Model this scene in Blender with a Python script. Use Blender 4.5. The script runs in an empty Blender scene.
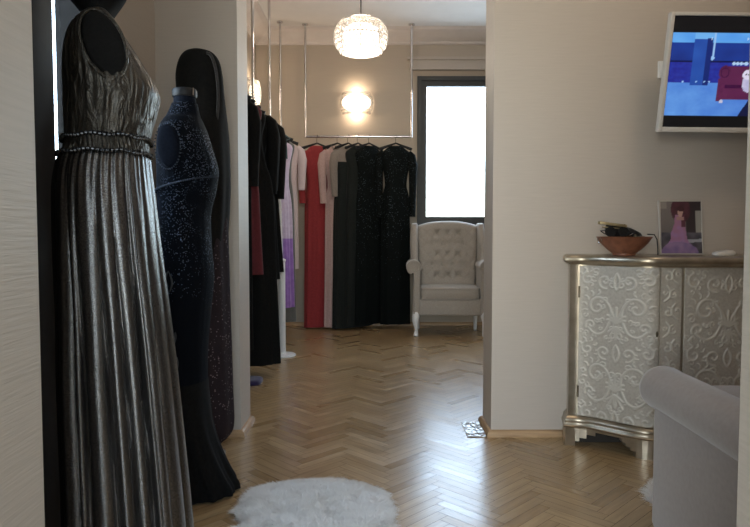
import bpy, bmesh, math, random
import numpy as np
from mathutils import Vector, Matrix, noise
R = math.radians
PI = math.pi
random.seed(7)
C = bpy.context.scene.collection

# ------------------------------------------------------------------ helpers
class MB:
    """collects shapes into one mesh"""
    def __init__(s): s.bm = bmesh.new()
    def box(s, c, d, rz=0, rx=0, ry=0, bev=0):
        r = bmesh.ops.create_cube(s.bm, size=1)
        vs = r['verts']
        for v in vs: v.co = Vector((v.co.x*d[0], v.co.y*d[1], v.co.z*d[2]))
        if bev > 0:
            es = list({e for v in vs for e in v.link_edges})
            rr = bmesh.ops.bevel(s.bm, geom=es, offset=bev, segments=3, profile=.5, affect='EDGES')
            vs = list({v for f in rr['faces'] for v in f.verts} | {v for v in vs if v.is_valid})
        m = Matrix.Translation(Vector(c)) @ Matrix.Rotation(rz, 4, 'Z') @ Matrix.Rotation(ry, 4, 'Y') @ Matrix.Rotation(rx, 4, 'X')
        for v in vs: v.co = m @ v.co
        return s
    def rings(s, rings, cap0=True, cap1=True, closed=True):
        """rings: list of lists of points -> skin"""
        vr = [[s.bm.verts.new(p) for p in r] for r in rings]
        n = len(vr[0])
        for a, b in zip(vr[:-1], vr[1:]):
            for i in range(n if closed else n-1):
                j = (i+1) % n
                s.bm.faces.new((a[i], a[j], b[j], b[i]))
        if closed and cap0: s.bm.faces.new(list(reversed(vr[0])))
        if closed and cap1: s.bm.faces.new(vr[-1])
        return vr
    def tube(s, pts, r, n=10, caps=True, rs=None, flat=1.0):
        pts = [Vector(p) for p in pts]
        rings = []
        up = Vector((0, 0, 1))
        prev = None
        for i, p in enumerate(pts):
            t = (pts[min(i+1, len(pts)-1)] - pts[max(i-1, 0)]).normalized()
            if prev is None:
                a = up if abs(t.dot(up)) < .95 else Vector((1, 0, 0))
                x = (a - t*a.dot(t)).normalized()
            else:
                x = (prev - t*prev.dot(t)).normalized()
            prev = x
            y = t.cross(x)
            rr = rs[i] if rs else r
            rings.append([p + x*math.cos(2*PI*k/n)*rr + y*math.sin(2*PI*k/n)*rr*flat for k in range(n)])
        s.rings(rings, caps, caps)
        return s
    def lathe(s, prof, c=(0, 0, 0), n=32, cap=True):
        c = Vector(c)
        rings = [[c + Vector((r*math.cos(2*PI*k/n), r*math.sin(2*PI*k/n), z)) for k in range(n)] for r, z in prof]
        s.rings(rings, cap, cap)
        return s
    def ell(s, c, r, nu=20, nv=12, m=None):
        c = Vector(c); rings = []
        for j in range(1, nv):
            ph = PI*j/nv
            ring = []
            for k in range(nu):
                v = Vector((r[0]*math.sin(ph)*math.cos(2*PI*k/nu), r[1]*math.sin(ph)*math.sin(2*PI*k/nu), -r[2]*math.cos(ph)))
                if m is not None: v = m @ v
                ring.append(c + v)
            rings.append(ring)
        s.rings(rings)
        return s
    def prism(s, poly, z0, z1):
        s.rings([[Vector((x, y, z0)) for x, y in poly], [Vector((x, y, z1)) for x, y in poly]])
        return s
    def build(s, name, mat, parent=None, smooth=True, ang=40):
        bmesh.ops.recalc_face_normals(s.bm, faces=s.bm.faces[:])
        me = bpy.data.meshes.new(name)
        s.bm.to_mesh(me); s.bm.free()
        o = bpy.data.objects.new(name, me); C.objects.link(o)
        for m in (mat if isinstance(mat, (list, tuple)) else [mat]): me.materials.append(m)
        if smooth:
            for p in me.polygons: p.use_smooth = True
            try: me.set_sharp_from_angle(angle=R(ang))
            except Exception: pass
        if parent: o.parent = parent
        return o

def cr(keys, m):
    """Catmull-Rom resample of tuples"""
    out = []
    n = len(keys)
    for i in range(n-1):
        p0, p1, p2, p3 = keys[max(i-1, 0)], keys[i], keys[i+1], keys[min(i+2, n-1)]
        for k in range(m):
            t = k/m
            out.append(tuple(.5*((2*b)+(-a+c)*t+(2*a-5*b+4*c-d)*t*t+(-a+3*b-3*c+d)*t**3) for a, b, c, d in zip(p0, p1, p2, p3)))
    out.append(tuple(keys[-1]))
    return out

def tag(o, label=None, cat=None, group=None, kind=None):
    if label: o['label'] = label
    if cat: o['category'] = cat
    if group: o['group'] = group
    if kind: o['kind'] = kind
    return o
def thing(name, label, cat, loc=(0, 0, 0), rz=0, group=None):
    o = bpy.data.objects.new(name, None); C.objects.link(o)
    o.location = loc; o.rotation_euler = (0, 0, rz); o.empty_display_size = .1
    return tag(o, label, cat, group)
def struct(o): o['kind'] = 'structure'; return o

# ------------------------------------------------------------------ materials
def mat(name, col=(.5, .5, .5), rough=.5, metal=0, sheen=0, coat=0, spec=.5):
    m = bpy.data.materials.new(name); m.use_nodes = True
    b = m.node_tree.nodes['Principled BSDF']
    b.inputs['Base Color'].default_value = (*col, 1)
    b.inputs['Roughness'].default_value = rough
    b.inputs['Metallic'].default_value = metal
    b.inputs['Sheen Weight'].default_value = sheen
    b.inputs['Coat Weight'].default_value = coat
    b.inputs['Specular IOR Level'].default_value = spec
    return m
def N(m, t, **kw):
    n = m.node_tree.nodes.new(t)
    for k, v in kw.items():
        if k in n.inputs.keys(): n.inputs[k].default_value = v
        else: setattr(n, k, v)
    return n
def L(m, a, ao, b, bi): m.node_tree.links.new(a.outputs[ao], b.inputs[bi])
def B(m): return m.node_tree.nodes['Principled BSDF']
def ramp(m, stops):
    r = N(m, 'ShaderNodeValToRGB'); e = r.color_ramp.elements
    while len(e) < len(stops): e.new(.5)
    for el, (p, c) in zip(e, stops): el.position = p; el.color = (*c, 1)
    return r
def bump(m, src, out, strength, dist=.002):
    b = N(m, 'ShaderNodeBump', Strength=strength, Distance=dist)
    L(m, src, out, b, 'Height'); L(m, b, 'Normal', B(m), 'Normal'); return b
def noisy(m, scale, c0, c1, vec=(1, 1, 1), bstr=0, dist=.002, detail=4, lo=.3, hi=.7, coord='Object'):
    tc = N(m, 'ShaderNodeTexCoord'); mp = N(m, 'ShaderNodeMapping', Scale=vec)
    nz = N(m, 'ShaderNodeTexNoise', Scale=scale, Detail=detail)
    L(m, tc, coord, mp, 'Vector'); L(m, mp, 'Vector', nz, 'Vector')
    r = ramp(m, [(lo, c0), (hi, c1)])
    L(m, nz, 'Fac', r, 'Fac'); L(m, r, 'Color', B(m), 'Base Color')
    if bstr: bump(m, nz, 'Fac', bstr, dist)
    return nz

def grasscloth(name, c0, c1, bstr=.35, sheen=0):
    m = mat(name, rough=.55)
    tc = N(m, 'ShaderNodeTexCoord')
    mp = N(m, 'ShaderNodeMapping', Scale=(5, 5, 110)); n1 = N(m, 'ShaderNodeTexNoise', Scale=1.6, Detail=5, Distortion=.25)
    L(m, tc, 'Object', mp, 'Vector'); L(m, mp, 'Vector', n1, 'Vector')
    r = ramp(m, [(.25, c0), (.75, c1)]); L(m, n1, 'Fac', r, 'Fac'); L(m, r, 'Color', B(m), 'Base Color')
    bump(m, n1, 'Fac', bstr, .003)
    return m
M = {}
M['wall'] = grasscloth('wallpaper', (.475, .418, .362), (.51, .45, .39), .12)
M['jambwall'] = grasscloth('textured wallpaper', (.43, .39, .34), (.48, .435, .38), .35)
M['farwall'] = grasscloth('far wallpaper', (.45, .385, .31), (.475, .405, .325), .1)
M['ceil'] = mat('ceiling paint', (.78, .76, .74), .8); noisy(M['ceil'], 6, (.76, .74, .72), (.80, .78, .76), bstr=.05)
M['cove'] = mat('cove plaster', (.70, .64, .60), .7); noisy(M['cove'], 8, (.68, .62, .58), (.72, .66, .62), bstr=.05)
M['black'] = mat('black paint', (.012, .012, .013), .6, spec=.2); noisy(M['black'], 20, (.010, .010, .011), (.016, .016, .017))
M['charcoal'] = mat('charcoal frame', (.045, .047, .048), .5); noisy(M['charcoal'], 20, (.04, .042, .043), (.05, .052, .053))
M['blackplastic'] = mat('black plastic', (.01, .01, .011), .5, spec=.3); noisy(M['blackplastic'], 30, (.008, .008, .009), (.014, .014, .015))
M['manq'] = mat('mannequin jersey', (.006, .006, .006), .85, spec=.15); noisy(M['manq'], 200, (.004, .004, .004), (.008, .008, .008), bstr=.1)
M['navy'] = mat('mannequin navy', (.012, .016, .03), .8, spec=.06); noisy(M['navy'], 100, (.005, .007, .013), (.009, .012, .02))
M['chrome'] = mat('chrome', (.62, .60, .60), .16, 1); noisy(M['chrome'], 30, (.58, .56, .56), (.66, .64, .64))
M['whitepl'] = mat('white plastic', (.75, .75, .74), .35); noisy(M['whitepl'], 15, (.73, .73, .72), (.77, .77, .76))
M['whitelac'] = mat('white lacquer', (.78, .79, .80), .3); noisy(M['whitelac'], 15, (.75, .76, .77), (.80, .81, .82))
M['tvframe'] = mat('pearl plastic', (.62, .59, .55), .35); noisy(M['tvframe'], 15, (.60, .57, .53), (.64, .61, .57))
M['skirting'] = mat('oak skirting', (.42, .27, .14), .4); noisy(M['skirting'], 8, (.34, .21, .11), (.50, .33, .18), vec=(1, 1, 12))
M['gold'] = mat('silver gilt', (.46, .40, .31), .30, .85); noisy(M['gold'], 14, (.38, .33, .25), (.55, .48, .38), bstr=.08, detail=6)
M['darkgap'] = mat('dark leg wood and recess shade', (.03, .025, .02), .8); noisy(M['darkgap'], 10, (.025, .02, .016), (.035, .03, .025))  # chair leg wood; also paints the shade under the sideboard
M['terracotta'] = mat('terracotta', (.22, .085, .045), .45); noisy(M['terracotta'], 30, (.17, .06, .032), (.28, .11, .06), bstr=.1)
M['brass'] = mat('brass', (.40, .32, .18), .35, .8); noisy(M['brass'], 40, (.34, .27, .15), (.44, .36, .21))
M['offwhite'] = mat('off white plastic', (.62, .58, .52), .4); noisy(M['offwhite'], 20, (.58, .54, .48), (.66, .62, .56))

def fabric(name, c0, c1, scale=120, rough=.8, sheen=.3, bstr=.15, metal=0):
    m = mat(name, c0, rough, metal, sheen, spec=.12 if max(c1) < .1 else .4); noisy(m, scale, c0, c1, bstr=bstr, dist=.001); return m
M['chairfab'] = fabric('greige linen velvet', (.34, .305, .27), (.40, .362, .32), 90)
M['velvet'] = fabric('grey velvet', (.24, .205, .185), (.275, .238, .215), 60, .75, .5, .05)
M['seam'] = fabric('dark piping cord', (.02, .02, .022), (.03, .03, .032), 80)
M['red'] = fabric('red crepe', (.23, .018, .022), (.29, .026, .03), 60, sheen=.1)
M['burgundy'] = fabric('burgundy crepe', (.085, .008, .012), (.12, .012, .018), 60, sheen=.1)
M['pink'] = fabric('dusty pink chiffon', (.42, .29, .27), (.50, .35, .33), 60)
M['greytulle'] = fabric('taupe tulle', (.20, .165, .145), (.26, .22, .19), 100)
M['blackcloth'] = fabric('black crepe', (.005, .005, .005), (.009, .009, .009), 80, .9, 0)
M['blackgreen'] = fabric('black green crepe', (.010, .0125, .012), (.015, .018, .017), 80, .8, .1)
M['lilac'] = fabric('lilac satin', (.42, .33, .46), (.52, .42, .55), 30, .4)
M['purple'] = fabric('purple satin', (.20, .09, .34), (.30, .15, .46), 20, .3)
M['palepink'] = fabric('pale pink lace', (.55, .44, .46), (.64, .54, .55), 150, bstr=.4)
M['whitecloth'] = fabric('white cotton', (.62, .62, .63), (.70, .70, .70), 80)
M['smoke'] = fabric('smoke grey crepe', (.09, .09, .085), (.13, .13, .12), 80)
M['violet'] = fabric('dark violet cloth', (.022, .016, .06), (.035, .026, .085), 60)
M['capevelvet'] = fabric('black cape velvet', (.004, .004, .004), (.009, .008, .007), 60, .95, .03)
M['teal'] = fabric('teal ribbon', (.02, .06, .07), (.03, .09, .10), 60)

def sequin(name, base, spark, scale, thr=.75, rough=.35, zlo=None, zhi=None, metal=.7, bstr=1.0, base_rough=.8):
    m = mat(name, base, base_rough, 0, 0, spec=.06)
    tc = N(m, 'ShaderNodeTexCoord'); vo = N(m, 'ShaderNodeTexVoronoi', Scale=scale)
    L(m, tc, 'Object', vo, 'Vector')
    sep = N(m, 'ShaderNodeSeparateColor'); L(m, vo, 'Color', sep, 'Color')
    st = N(m, 'ShaderNodeMath', operation='GREATER_THAN'); st.inputs[1].default_value = thr; L(m, sep, 'Red', st, 0)
    near = N(m, 'ShaderNodeMath', operation='LESS_THAN'); near.inputs[1].default_value = .42; L(m, vo, 'Distance', near, 0)
    mul = N(m, 'ShaderNodeMath', operation='MULTIPLY'); L(m, st, 0, mul, 0); L(m, near, 0, mul, 1)
    # beading is denser in drifting patches
    nz = N(m, 'ShaderNodeTexNoise', Scale=9, Detail=2); L(m, tc, 'Object', nz, 'Vector')
    rr = ramp(m, [(.38, (0, 0, 0)), (.52, (1, 1, 1))]); L(m, nz, 'Fac', rr, 'Fac')
    mul2 = N(m, 'ShaderNodeMath', operation='MULTIPLY'); L(m, mul, 0, mul2, 0); L(m, rr, 'Color', mul2, 1)
    last = mul2
    if zlo is not None:
        sx = N(m, 'ShaderNodeSeparateXYZ'); L(m, tc, 'Object', sx, 'Vector')
        mr = N(m, 'ShaderNodeMapRange'); mr.inputs['From Min'].default_value = zlo; mr.inputs['From Max'].default_value = zhi
        L(m, sx, 'Z', mr, 'Value')
        gt = N(m, 'ShaderNodeMath', operation='GREATER_THAN'); L(m, mr, 'Result', gt, 0); L(m, sep, 'Green', gt, 1)
        m3 = N(m, 'ShaderNodeMath', operation='MULTIPLY'); L(m, last, 0, m3, 0); L(m, gt, 0, m3, 1); last = m3
    mix = N(m, 'ShaderNodeMix', data_type='RGBA'); L(m, last, 0, mix, 'Factor')
    mix.inputs['A'].default_value = (*base, 1); mix.inputs['B'].default_value = (*spark, 1)
    L(m, mix, 'Result', B(m), 'Base Color')
    mm = N(m, 'ShaderNodeMath', operation='MULTIPLY'); mm.inputs[1].default_value = metal; L(m, last, 0, mm, 0); L(m, mm, 0, B(m), 'Metallic')
    mr2 = N(m, 'ShaderNodeMapRange'); mr2.inputs['To Min'].default_value = base_rough; mr2.inputs['To Max'].default_value = rough
    L(m, last, 0, mr2, 'Value'); L(m, mr2, 'Result', B(m), 'Roughness')
    bump(m, vo, 'Color', bstr, .004)
    return m
M['beaded'] = sequin('navy beaded lace', (.004, .0055, .009), (.12, .15, .22), 240, .68, .4, .75, 1.15)
M['sequinblack'] = sequin('black sequins', (.006, .008, .008), (.09, .11, .13), 120, .82, .45, -1.5, -.1, .4)
M['sequingrey'] = sequin('wine grey sequins', (.030, .022, .025), (.28, .22, .24), 140, .86, .3, bstr=1)

# silver lame
m = M['lame'] = mat('silver lame', (.24, .225, .205), .24, .92)
tc = N(m, 'ShaderNodeTexCoord')
mp = N(m, 'ShaderNodeMapping', Scale=(28, 28, 3.5)); n1 = N(m, 'ShaderNodeTexNoise', Scale=1, Detail=5, Distortion=.6)
L(m, tc, 'Object', mp, 'Vector'); L(m, mp, 'Vector', n1, 'Vector')
n2 = N(m, 'ShaderNodeTexNoise', Scale=520, Detail=2); L(m, tc, 'Object', n2, 'Vector')
r = ramp(m, [(.3, (.02, .019, .018)), (.7, (.22, .212, .205))]); L(m, n2, 'Fac', r, 'Fac'); L(m, r, 'Color', B(m), 'Base Color')
b1 = N(m, 'ShaderNodeBump', Strength=.22, Distance=.005); L(m, n1, 'Fac', b1, 'Height')
b2 = N(m, 'ShaderNodeBump', Strength=.55, Distance=.0012); L(m, n2, 'Fac', b2, 'Height'); L(m, b1, 'Normal', b2, 'Normal'); L(m, b2, 'Normal', B(m), 'Normal')
# crinkled bodice version
m = M['lamecrink'] = mat('crinkled silver lame', (.22, .205, .185), .4, .85)
tc = N(m, 'ShaderNodeTexCoord')
mp = N(m, 'ShaderNodeMapping', Scale=(38, 38, 12)); n1 = N(m, 'ShaderNodeTexNoise', Scale=1, Detail=4, Distortion=1.4)
L(m, tc, 'Object', mp, 'Vector'); L(m, mp, 'Vector', n1, 'Vector')
n2 = N(m, 'ShaderNodeTexNoise', Scale=420, Detail=2); L(m, tc, 'Object', n2, 'Vector')
r = ramp(m, [(.3, (.03, .027, .023)), (.7, (.115, .105, .09))]); L(m, n2, 'Fac', r, 'Fac'); L(m, r, 'Color', B(m), 'Base Color')
b1 = N(m, 'ShaderNodeBump', Strength=1.0, Distance=.016); L(m, n1, 'Fac', b1, 'Height')
b2 = N(m, 'ShaderNodeBump', Strength=.4, Distance=.001); L(m, n2, 'Fac', b2, 'Height'); L(m, b1, 'Normal', b2, 'Normal'); L(m, b2, 'Normal', B(m), 'Normal')

# parquet
m = M['parquet'] = mat('oak herringbone', (.3, .2, .1), .3, coat=.45)
B(m).inputs['Coat Roughness'].default_value = .22
at = N(m, 'ShaderNodeAttribute', attribute_name='rand')
uv = N(m, 'ShaderNodeUVMap')
mp = N(m, 'ShaderNodeMapping', Scale=(3, 60, 1)); n1 = N(m, 'ShaderNodeTexNoise', Scale=1, Detail=5, Distortion=.3)
L(m, uv, 'UV', mp, 'Vector'); L(m, mp, 'Vector', n1, 'Vector')
r1 = ramp(m, [(0, (.35, .235, .12)), (.5, (.41, .285, .150)), (1, (.48, .345, .19))]); L(m, at, 'Fac', r1, 'Fac')
r2 = ramp(m, [(.25, (.72, .70, .66)), (.75, (1.12, 1.12, 1.12))]); L(m, n1, 'Fac', r2, 'Fac')
mx = N(m, 'ShaderNodeMix', data_type='RGBA', blend_type='MULTIPLY'); mx.inputs['Factor'].default_value = 1
L(m, r1, 'Color', mx, 'A'); L(m, r2, 'Color', mx, 'B'); L(m, mx, 'Result', B(m), 'Base Color')
rr = N(m, 'ShaderNodeMapRange'); rr.inputs['To Min'].default_value = .24; rr.inputs['To Max'].default_value = .40
L(m, at, 'Fac', rr, 'Value'); L(m, rr, 'Result', B(m), 'Roughness')
bump(m, n1, 'Fac', .06, .001)
M['gap'] = mat('parquet joint', (.07, .04, .02), .7)

# glass
m = M['glass'] = bpy.data.materials.new('window glass'); m.use_nodes = True
nt = m.node_tree; nt.nodes.clear()
o_ = nt.nodes.new('ShaderNodeOutputMaterial'); tr = nt.nodes.new('ShaderNodeBsdfTransparent'); gl = nt.nodes.new('ShaderNodeBsdfGlossy')
gl.inputs['Roughness'].default_value = .02; lw = nt.nodes.new('ShaderNodeLayerWeight'); lw.inputs['Blend'].default_value = .5; p_ = nt.nodes.new('ShaderNodeMath'); p_.operation = 'POWER'; p_.inputs[1].default_value = 4; nt.links.new(lw.outputs['Facing'], p_.inputs[0]); fr = nt.nodes.new('ShaderNodeMath'); fr.operation = 'MULTIPLY_ADD'; fr.inputs[1].default_value = .5; fr.inputs[2].default_value = .03; nt.links.new(p_.outputs[0], fr.inputs[0])
mx = nt.nodes.new('ShaderNodeMixShader'); tr.inputs['Color'].default_value = (.95, .97, .97, 1)
nt.links.new(fr.outputs[0], mx.inputs[0]); nt.links.new(tr.outputs[0], mx.inputs[1]); nt.links.new(gl.outputs[0], mx.inputs[2]); nt.links.new(mx.outputs[0], o_.inputs[0])
# crystal: partly clear, partly catching light
m = M['crystal'] = bpy.data.materials.new('cut crystal'); m.use_nodes = True
nt = m.node_tree; nt.nodes.clear()
o_ = nt.nodes.new('ShaderNodeOutputMaterial'); tr = nt.nodes.new('ShaderNodeBsdfTransparent'); gl = nt.nodes.new('ShaderNodeBsdfGlossy'); tl = nt.nodes.new('ShaderNodeBsdfTranslucent')
gl.inputs['Roughness'].default_value = .05; tl.inputs['Color'].default_value = (.9, .88, .84, 1); tr.inputs['Color'].default_value = (.9, .88, .85, 1)
a = nt.nodes.new('ShaderNodeMixShader'); a.inputs[0].default_value = .72
b = nt.nodes.new('ShaderNodeMixShader'); b.inputs[0].default_value = .55
nt.links.new(tl.outputs[0], a.inputs[1]); nt.links.new(gl.outputs[0], a.inputs[2])
nt.links.new(tr.outputs[0], b.inputs[1]); nt.links.new(a.outputs[0], b.inputs[2]); nt.links.new(b.outputs[0], o_.inputs[0])
def emis(name, col, s):
    m = mat(name, (.8, .8, .8), .5); B(m).inputs['Emission Color'].default_value = (*col, 1); B(m).inputs['Emission Strength'].default_value = s; return m
M['glow'] = emis('lit lamp glass', (1, .88, .74), 5)
M['glow2'] = emis('lit sconce glass', (1, .86, .70), 6)

# ------------------------------------------------------------------ setting
CEIL = 3.265
YW, YB = 3.25, 3.50          # doorway wall
XL = -1.1                    # left wall of front room
XR = 3.0
FXL, FXR, FY = -1.32, 2.9, 7.2
def wallbox(name, x0, x1, y0, y1, z0, z1, mt, mb=None):
    b = mb or MB(); b.box(((x0+x1)/2, (y0+y1)/2, (z0+z1)/2), (x1-x0, y1-y0, z1-z0))
    if mb is None: return struct(b.build(name, mt, smooth=False))
# floor
X0, X1, Y0, Y1 = -2.9, 3.3, -3.3, 7.5
W, n = .047, 6
bm = bmesh.new(); uvl = bm.loops.layers.uv.new('UVMap'); rl = bm.faces.layers.float.new('rand')
ca = math.sqrt(.5); g = .0009
def plank(a, b, w, h, horiz):
    pts = [(a*W+g, b*W+g), ((a+w)*W-g, b*W+g), ((a+w)*W-g, (b+h)*W-g), (a*W+g, (b+h)*W-g)]
    q = [((x-y)*ca+.07, (x+y)*ca) for x, y in pts]
    cx = sum(p[0] for p in q)/4; cy = sum(p[1] for p in q)/4
    if not (X0-.3 < cx < X1+.3 and Y0-.3 < cy < Y1+.3): return
    f = bm.faces.new([bm.verts.new((x, y, random.uniform(-.00018, 0))) for x, y in q])
    f[rl] = random.random()*.75+random.random()*.25
    ou, ov = random.random()*50, random.random()*50
    Lh, Wh = n*W, W
    uvs = [(0, 0), (Lh, 0), (Lh, Wh), (0, Wh)] if horiz else [(0, 0), (0, Wh), (Lh, Wh), (Lh, 0)]
    for lp, (u, v) in zip(f.loops, uvs): lp[uvl].uv = (u*2+ou, v*1.0+ov)
rng = 235
for i in range(-rng, rng):
    for t in range(-23, 23):
        plank(i+2*n*t, i, n, 1, True)
        plank(i+2*n*t, i+1, 1, n, False)
for co, no in (((X0, 0, 0), (-1, 0, 0)), ((X1, 0, 0), (1, 0, 0)), ((0, Y0, 0), (0, -1, 0)), ((0, Y1, 0), (0, 1, 0))):
    bmesh.ops.bisect_plane(bm, geom=bm.verts[:]+bm.edges[:]+bm.faces[:], plane_co=co, plane_no=no, clear_outer=True)
r = bmesh.ops.create_cube(bm, size=1)
for v in r['verts']: v.co = Vector(((X0+X1)/2+v.co.x*(X1-X0), (Y0+Y1)/2+v.co.y*(Y1-Y0), -.0512+v.co.z*.1))
for f in {f for v in r['verts'] for f in v.link_faces}: f.material_index = 1
me = bpy.data.meshes.new('floor'); bm.to_mesh(me); bm.free()
fl = bpy.data.objects.new('floor', me); C.objects.link(fl); me.materials.append(M['parquet']); me.materials.append(M['gap']); struct(fl)
# ceiling
b = MB(); b.box((.2, 2.1, CEIL+.05), (6.2, 10.8, .1)); struct(b.build('ceiling', M['ceil'], smooth=False))
# doorway wall: left piece, right piece, lintel
DL, DR, DH = -.69, .597, 2.75
b = MB()
wallbox('', -1.5, DL, YW, YB, 0, CEIL, None, b); wallbox('', DR, XR+.2, YW, YB, 0, CEIL, None, b); wallbox('', DL, DR, YW, YB, DH, CEIL, None, b)
struct(b.build('wall_front', M['wall'], smooth=False))
# left wall of front room with tall window opening y 1.2..2.52
b = MB()
WZ1 = 2.5
wallbox('', XL-.2, XL, 1.0, 1.2, 0, CEIL, None, b); wallbox('', XL-.2, XL, 2.675, YW, 0, CEIL, None, b); wallbox('', XL-.2, XL, 1.2, 2.675, WZ1, CEIL, None, b)
struct(b.build('wall_left', M['wall'], smooth=False))
wallbox('wall_right', XR, XR+.2, 1.0, YW, 0, CEIL, M['wall'])
# near partition; the camera looks through its opening
NL, NR = -.527, .577
b = MB()
wallbox('', -2.7, NL, .62, 1.0, 0, CEIL, None, b); wallbox('', NR, XR+.2, .62, 1.0, 0, CEIL, None, b); wallbox('', NL, NR, .62, 1.0, 2.6, CEIL, None, b)
struct(b.build('wall_near', M['jambwall'], smooth=False))
# camera-side room
b = MB(); wallbox('', -2.9, -2.7, -3.0, .62, 0, CEIL, None, b); struct(b.build('wall_camera_room_left', M['wall'], smooth=False))
b = MB(); wallbox('', XR, XR+.2, -3.0, .62, 0, CEIL, None, b); struct(b.build('wall_camera_room_right', M['wall'], smooth=False))
b = MB(); BW = (-2.2, 1.5, .5, 2.75)
wallbox('', -2.9, BW[0], -3.2, -3.0, 0, CEIL, None, b); wallbox('', BW[1], XR+.2, -3.2, -3.0, 0, CEIL, None, b)
wallbox('', BW[0], BW[1], -3.2, -3.0, 0, BW[2], None, b); wallbox('', BW[0], BW[1], -3.2, -3.0, BW[3], CEIL, None, b)
struct(b.build('wall_back', M['wall'], smooth=False))
# far room
FW = (.47, 2.30, 1.12, 2.775)   # window hole
b = MB()
wallbox('', FXL-.2, FW[0], FY, FY+.2, 0, CEIL, None, b); wallbox('', FW[1], FXR+.2, FY, FY+.2, 0, CEIL, None, b)
wallbox('', FW[0], FW[1], FY, FY+.2, 0, FW[2], None, b); wallbox('', FW[0], FW[1], FY, FY+.2, FW[3], CEIL, None, b)
struct(b.build('wall_far', M['farwall'], smooth=False))
b = MB(); wallbox('', FXL-.2, FXL, YB, FY, 0, CEIL, None, b); wallbox('', FXR, FXR+.2, YB, FY, 0, CEIL, None, b)
struct(b.build('wall_far_sides', M['farwall'], smooth=False))
# cove mouldings on the far wall + left
b = MB()
prof = [(0, 3.12), (.03, 3.13), (.035, 3.15), (.09, 3.18), (.15, 3.225), (.19, 3.24), (.20, 3.264), (0, 3.264)]
b.rings([[Vector((x, FY-d, z)) for d, z in prof] for x in (FXL, FXR)])
b.rings([[Vector((FXL+d, y, z)) for d, z in prof] for y in (YB, FY)])
struct(b.build('trim_1', M['cove'], smooth=False))
# curtain-box ledge above window
b = MB(); b.box((1.385, FY-.03, 2.965), (2.05, .06, .03)); b.box((1.385, FY-.02, 2.90), (2.01, .04, .10)); b.box((1.385, FY-.035, 2.845), (2.01, .07, .012))
struct(b.build('trim_2', M['wall'], smooth=False))
def frame_y(name, x0, x1, z0, z1, y, d, t, mt, mull=(), inner=.0):
    b = MB()
    b.box(((x0+t/2), y, (z0+z1)/2), (t, d, z1-z0)); b.box(((x1-t/2), y, (z0+z1)/2), (t, d, z1-z0))
    b.box(((x0+x1)/2, y, z1-t/2), (x1-x0-2*t, d, t)); b.box(((x0+x1)/2, y, z0+t/2), (x1-x0-2*t, d, t))
    for mx_ in mull: b.box((mx_, y, (z0+z1)/2), (t*.9, d, z1-z0-2*t))
    return b
# far window: charcoal frame
b = frame_y('w', FW[0], FW[1], FW[2], FW[3], FY+.02, .10, .045, M['charcoal'])
b2 = MB(); 
for (x0, x1) in ((FW[0]+.045, 1.385), (1.385, FW[1]-.045)):
    for bx in ((x0+.03, (FW[2]+FW[3])/2, .06, FW[3]-FW[2]-.09), (x1-.03, (FW[2]+FW[3])/2, .06, FW[3]-FW[2]-.09)):
        b.box((bx[0], FY+.03, bx[1]), (bx[2], .06, bx[3]))
    b.box(((x0+x1)/2, FY+.03, FW[3]-.075), (x1-x0-.12, .06, .06)); b.box(((x0+x1)/2, FY+.03, FW[2]+.075), (x1-x0-.12, .06, .06))
    b2.box(((x0+x1)/2, FY+.03, (FW[2]+FW[3])/2), (x1-x0-.11, .006, FW[3]-FW[2]-.2))
w1 = struct(b.build('window_1', M['charcoal'], smooth=False)); b2.build('window_pane', M['glass'], w1, smooth=False)
b = MB(); b.box((1.385, FY-.06, FW[2]-.015), (1.95, .16, .03), bev=.004); struct(b.build('trim_3', M['charcoal'], smooth=False))
# left window: black frame, casement leaf ajar in the middle
b = MB(); t = .05
xc = XL-.17
b.box((xc, 1.225, WZ1/2), (.10, .05, WZ1)); b.box((xc, 1.86, WZ1/2), (.1, .12, WZ1)); b.box((XL-.095, 2.65, WZ1/2), (.19, .05, WZ1)); b.box((xc, 1.53, WZ1/2), (.05, .56, WZ1-.1)); b.box((xc, 2.31, .69), (.07, .64, 1.26))
b.box((xc, 1.92, WZ1-.03), (.1, 1.4, .06)); b.box((xc, 1.86, .04), (.1, 1.3, .08))
for (y0, y1) in ((1.25, 1.80),):
    b.box((xc, y0+.02, WZ1/2), (.06, .04, WZ1-.1)); b.box((xc, y1-.02, WZ1/2), (.06, .04, WZ1-.1))
w2 = b.build('window_2', M['black'], smooth=False); struct(w2)
b = MB(); b.box((xc, 2.31, 1.89), (.006, .63, 1.16)); b.build('window_pane', M['glass'], w2, smooth=False)
b = MB(); b.box((XL-.015, 1.93, WZ1/2), (.26, .12, WZ1-.02), bev=.004); b.build('casement_stile', M['black'], w2)
b = MB(); b.box((XL-.005, 2.70, WZ1/2), (.02, .05, WZ1+.06)); b.build('casing', M['charcoal'], w2, smooth=False)
# window behind the camera
b = frame_y('w', BW[0], BW[1], BW[2], BW[3], -3.05, .1, .06, M['charcoal'], mull=(-1.0, .3))
w3 = struct(b.build('window_3', M['charcoal'], smooth=False))
b = MB(); b.box(((BW[0]+BW[1])/2, -3.05, (BW[2]+BW[3])/2), (BW[1]-BW[0]-.1, .006, BW[3]-BW[2]-.1)); b.build('window_pane', M['glass'], w3, smooth=False)

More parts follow.
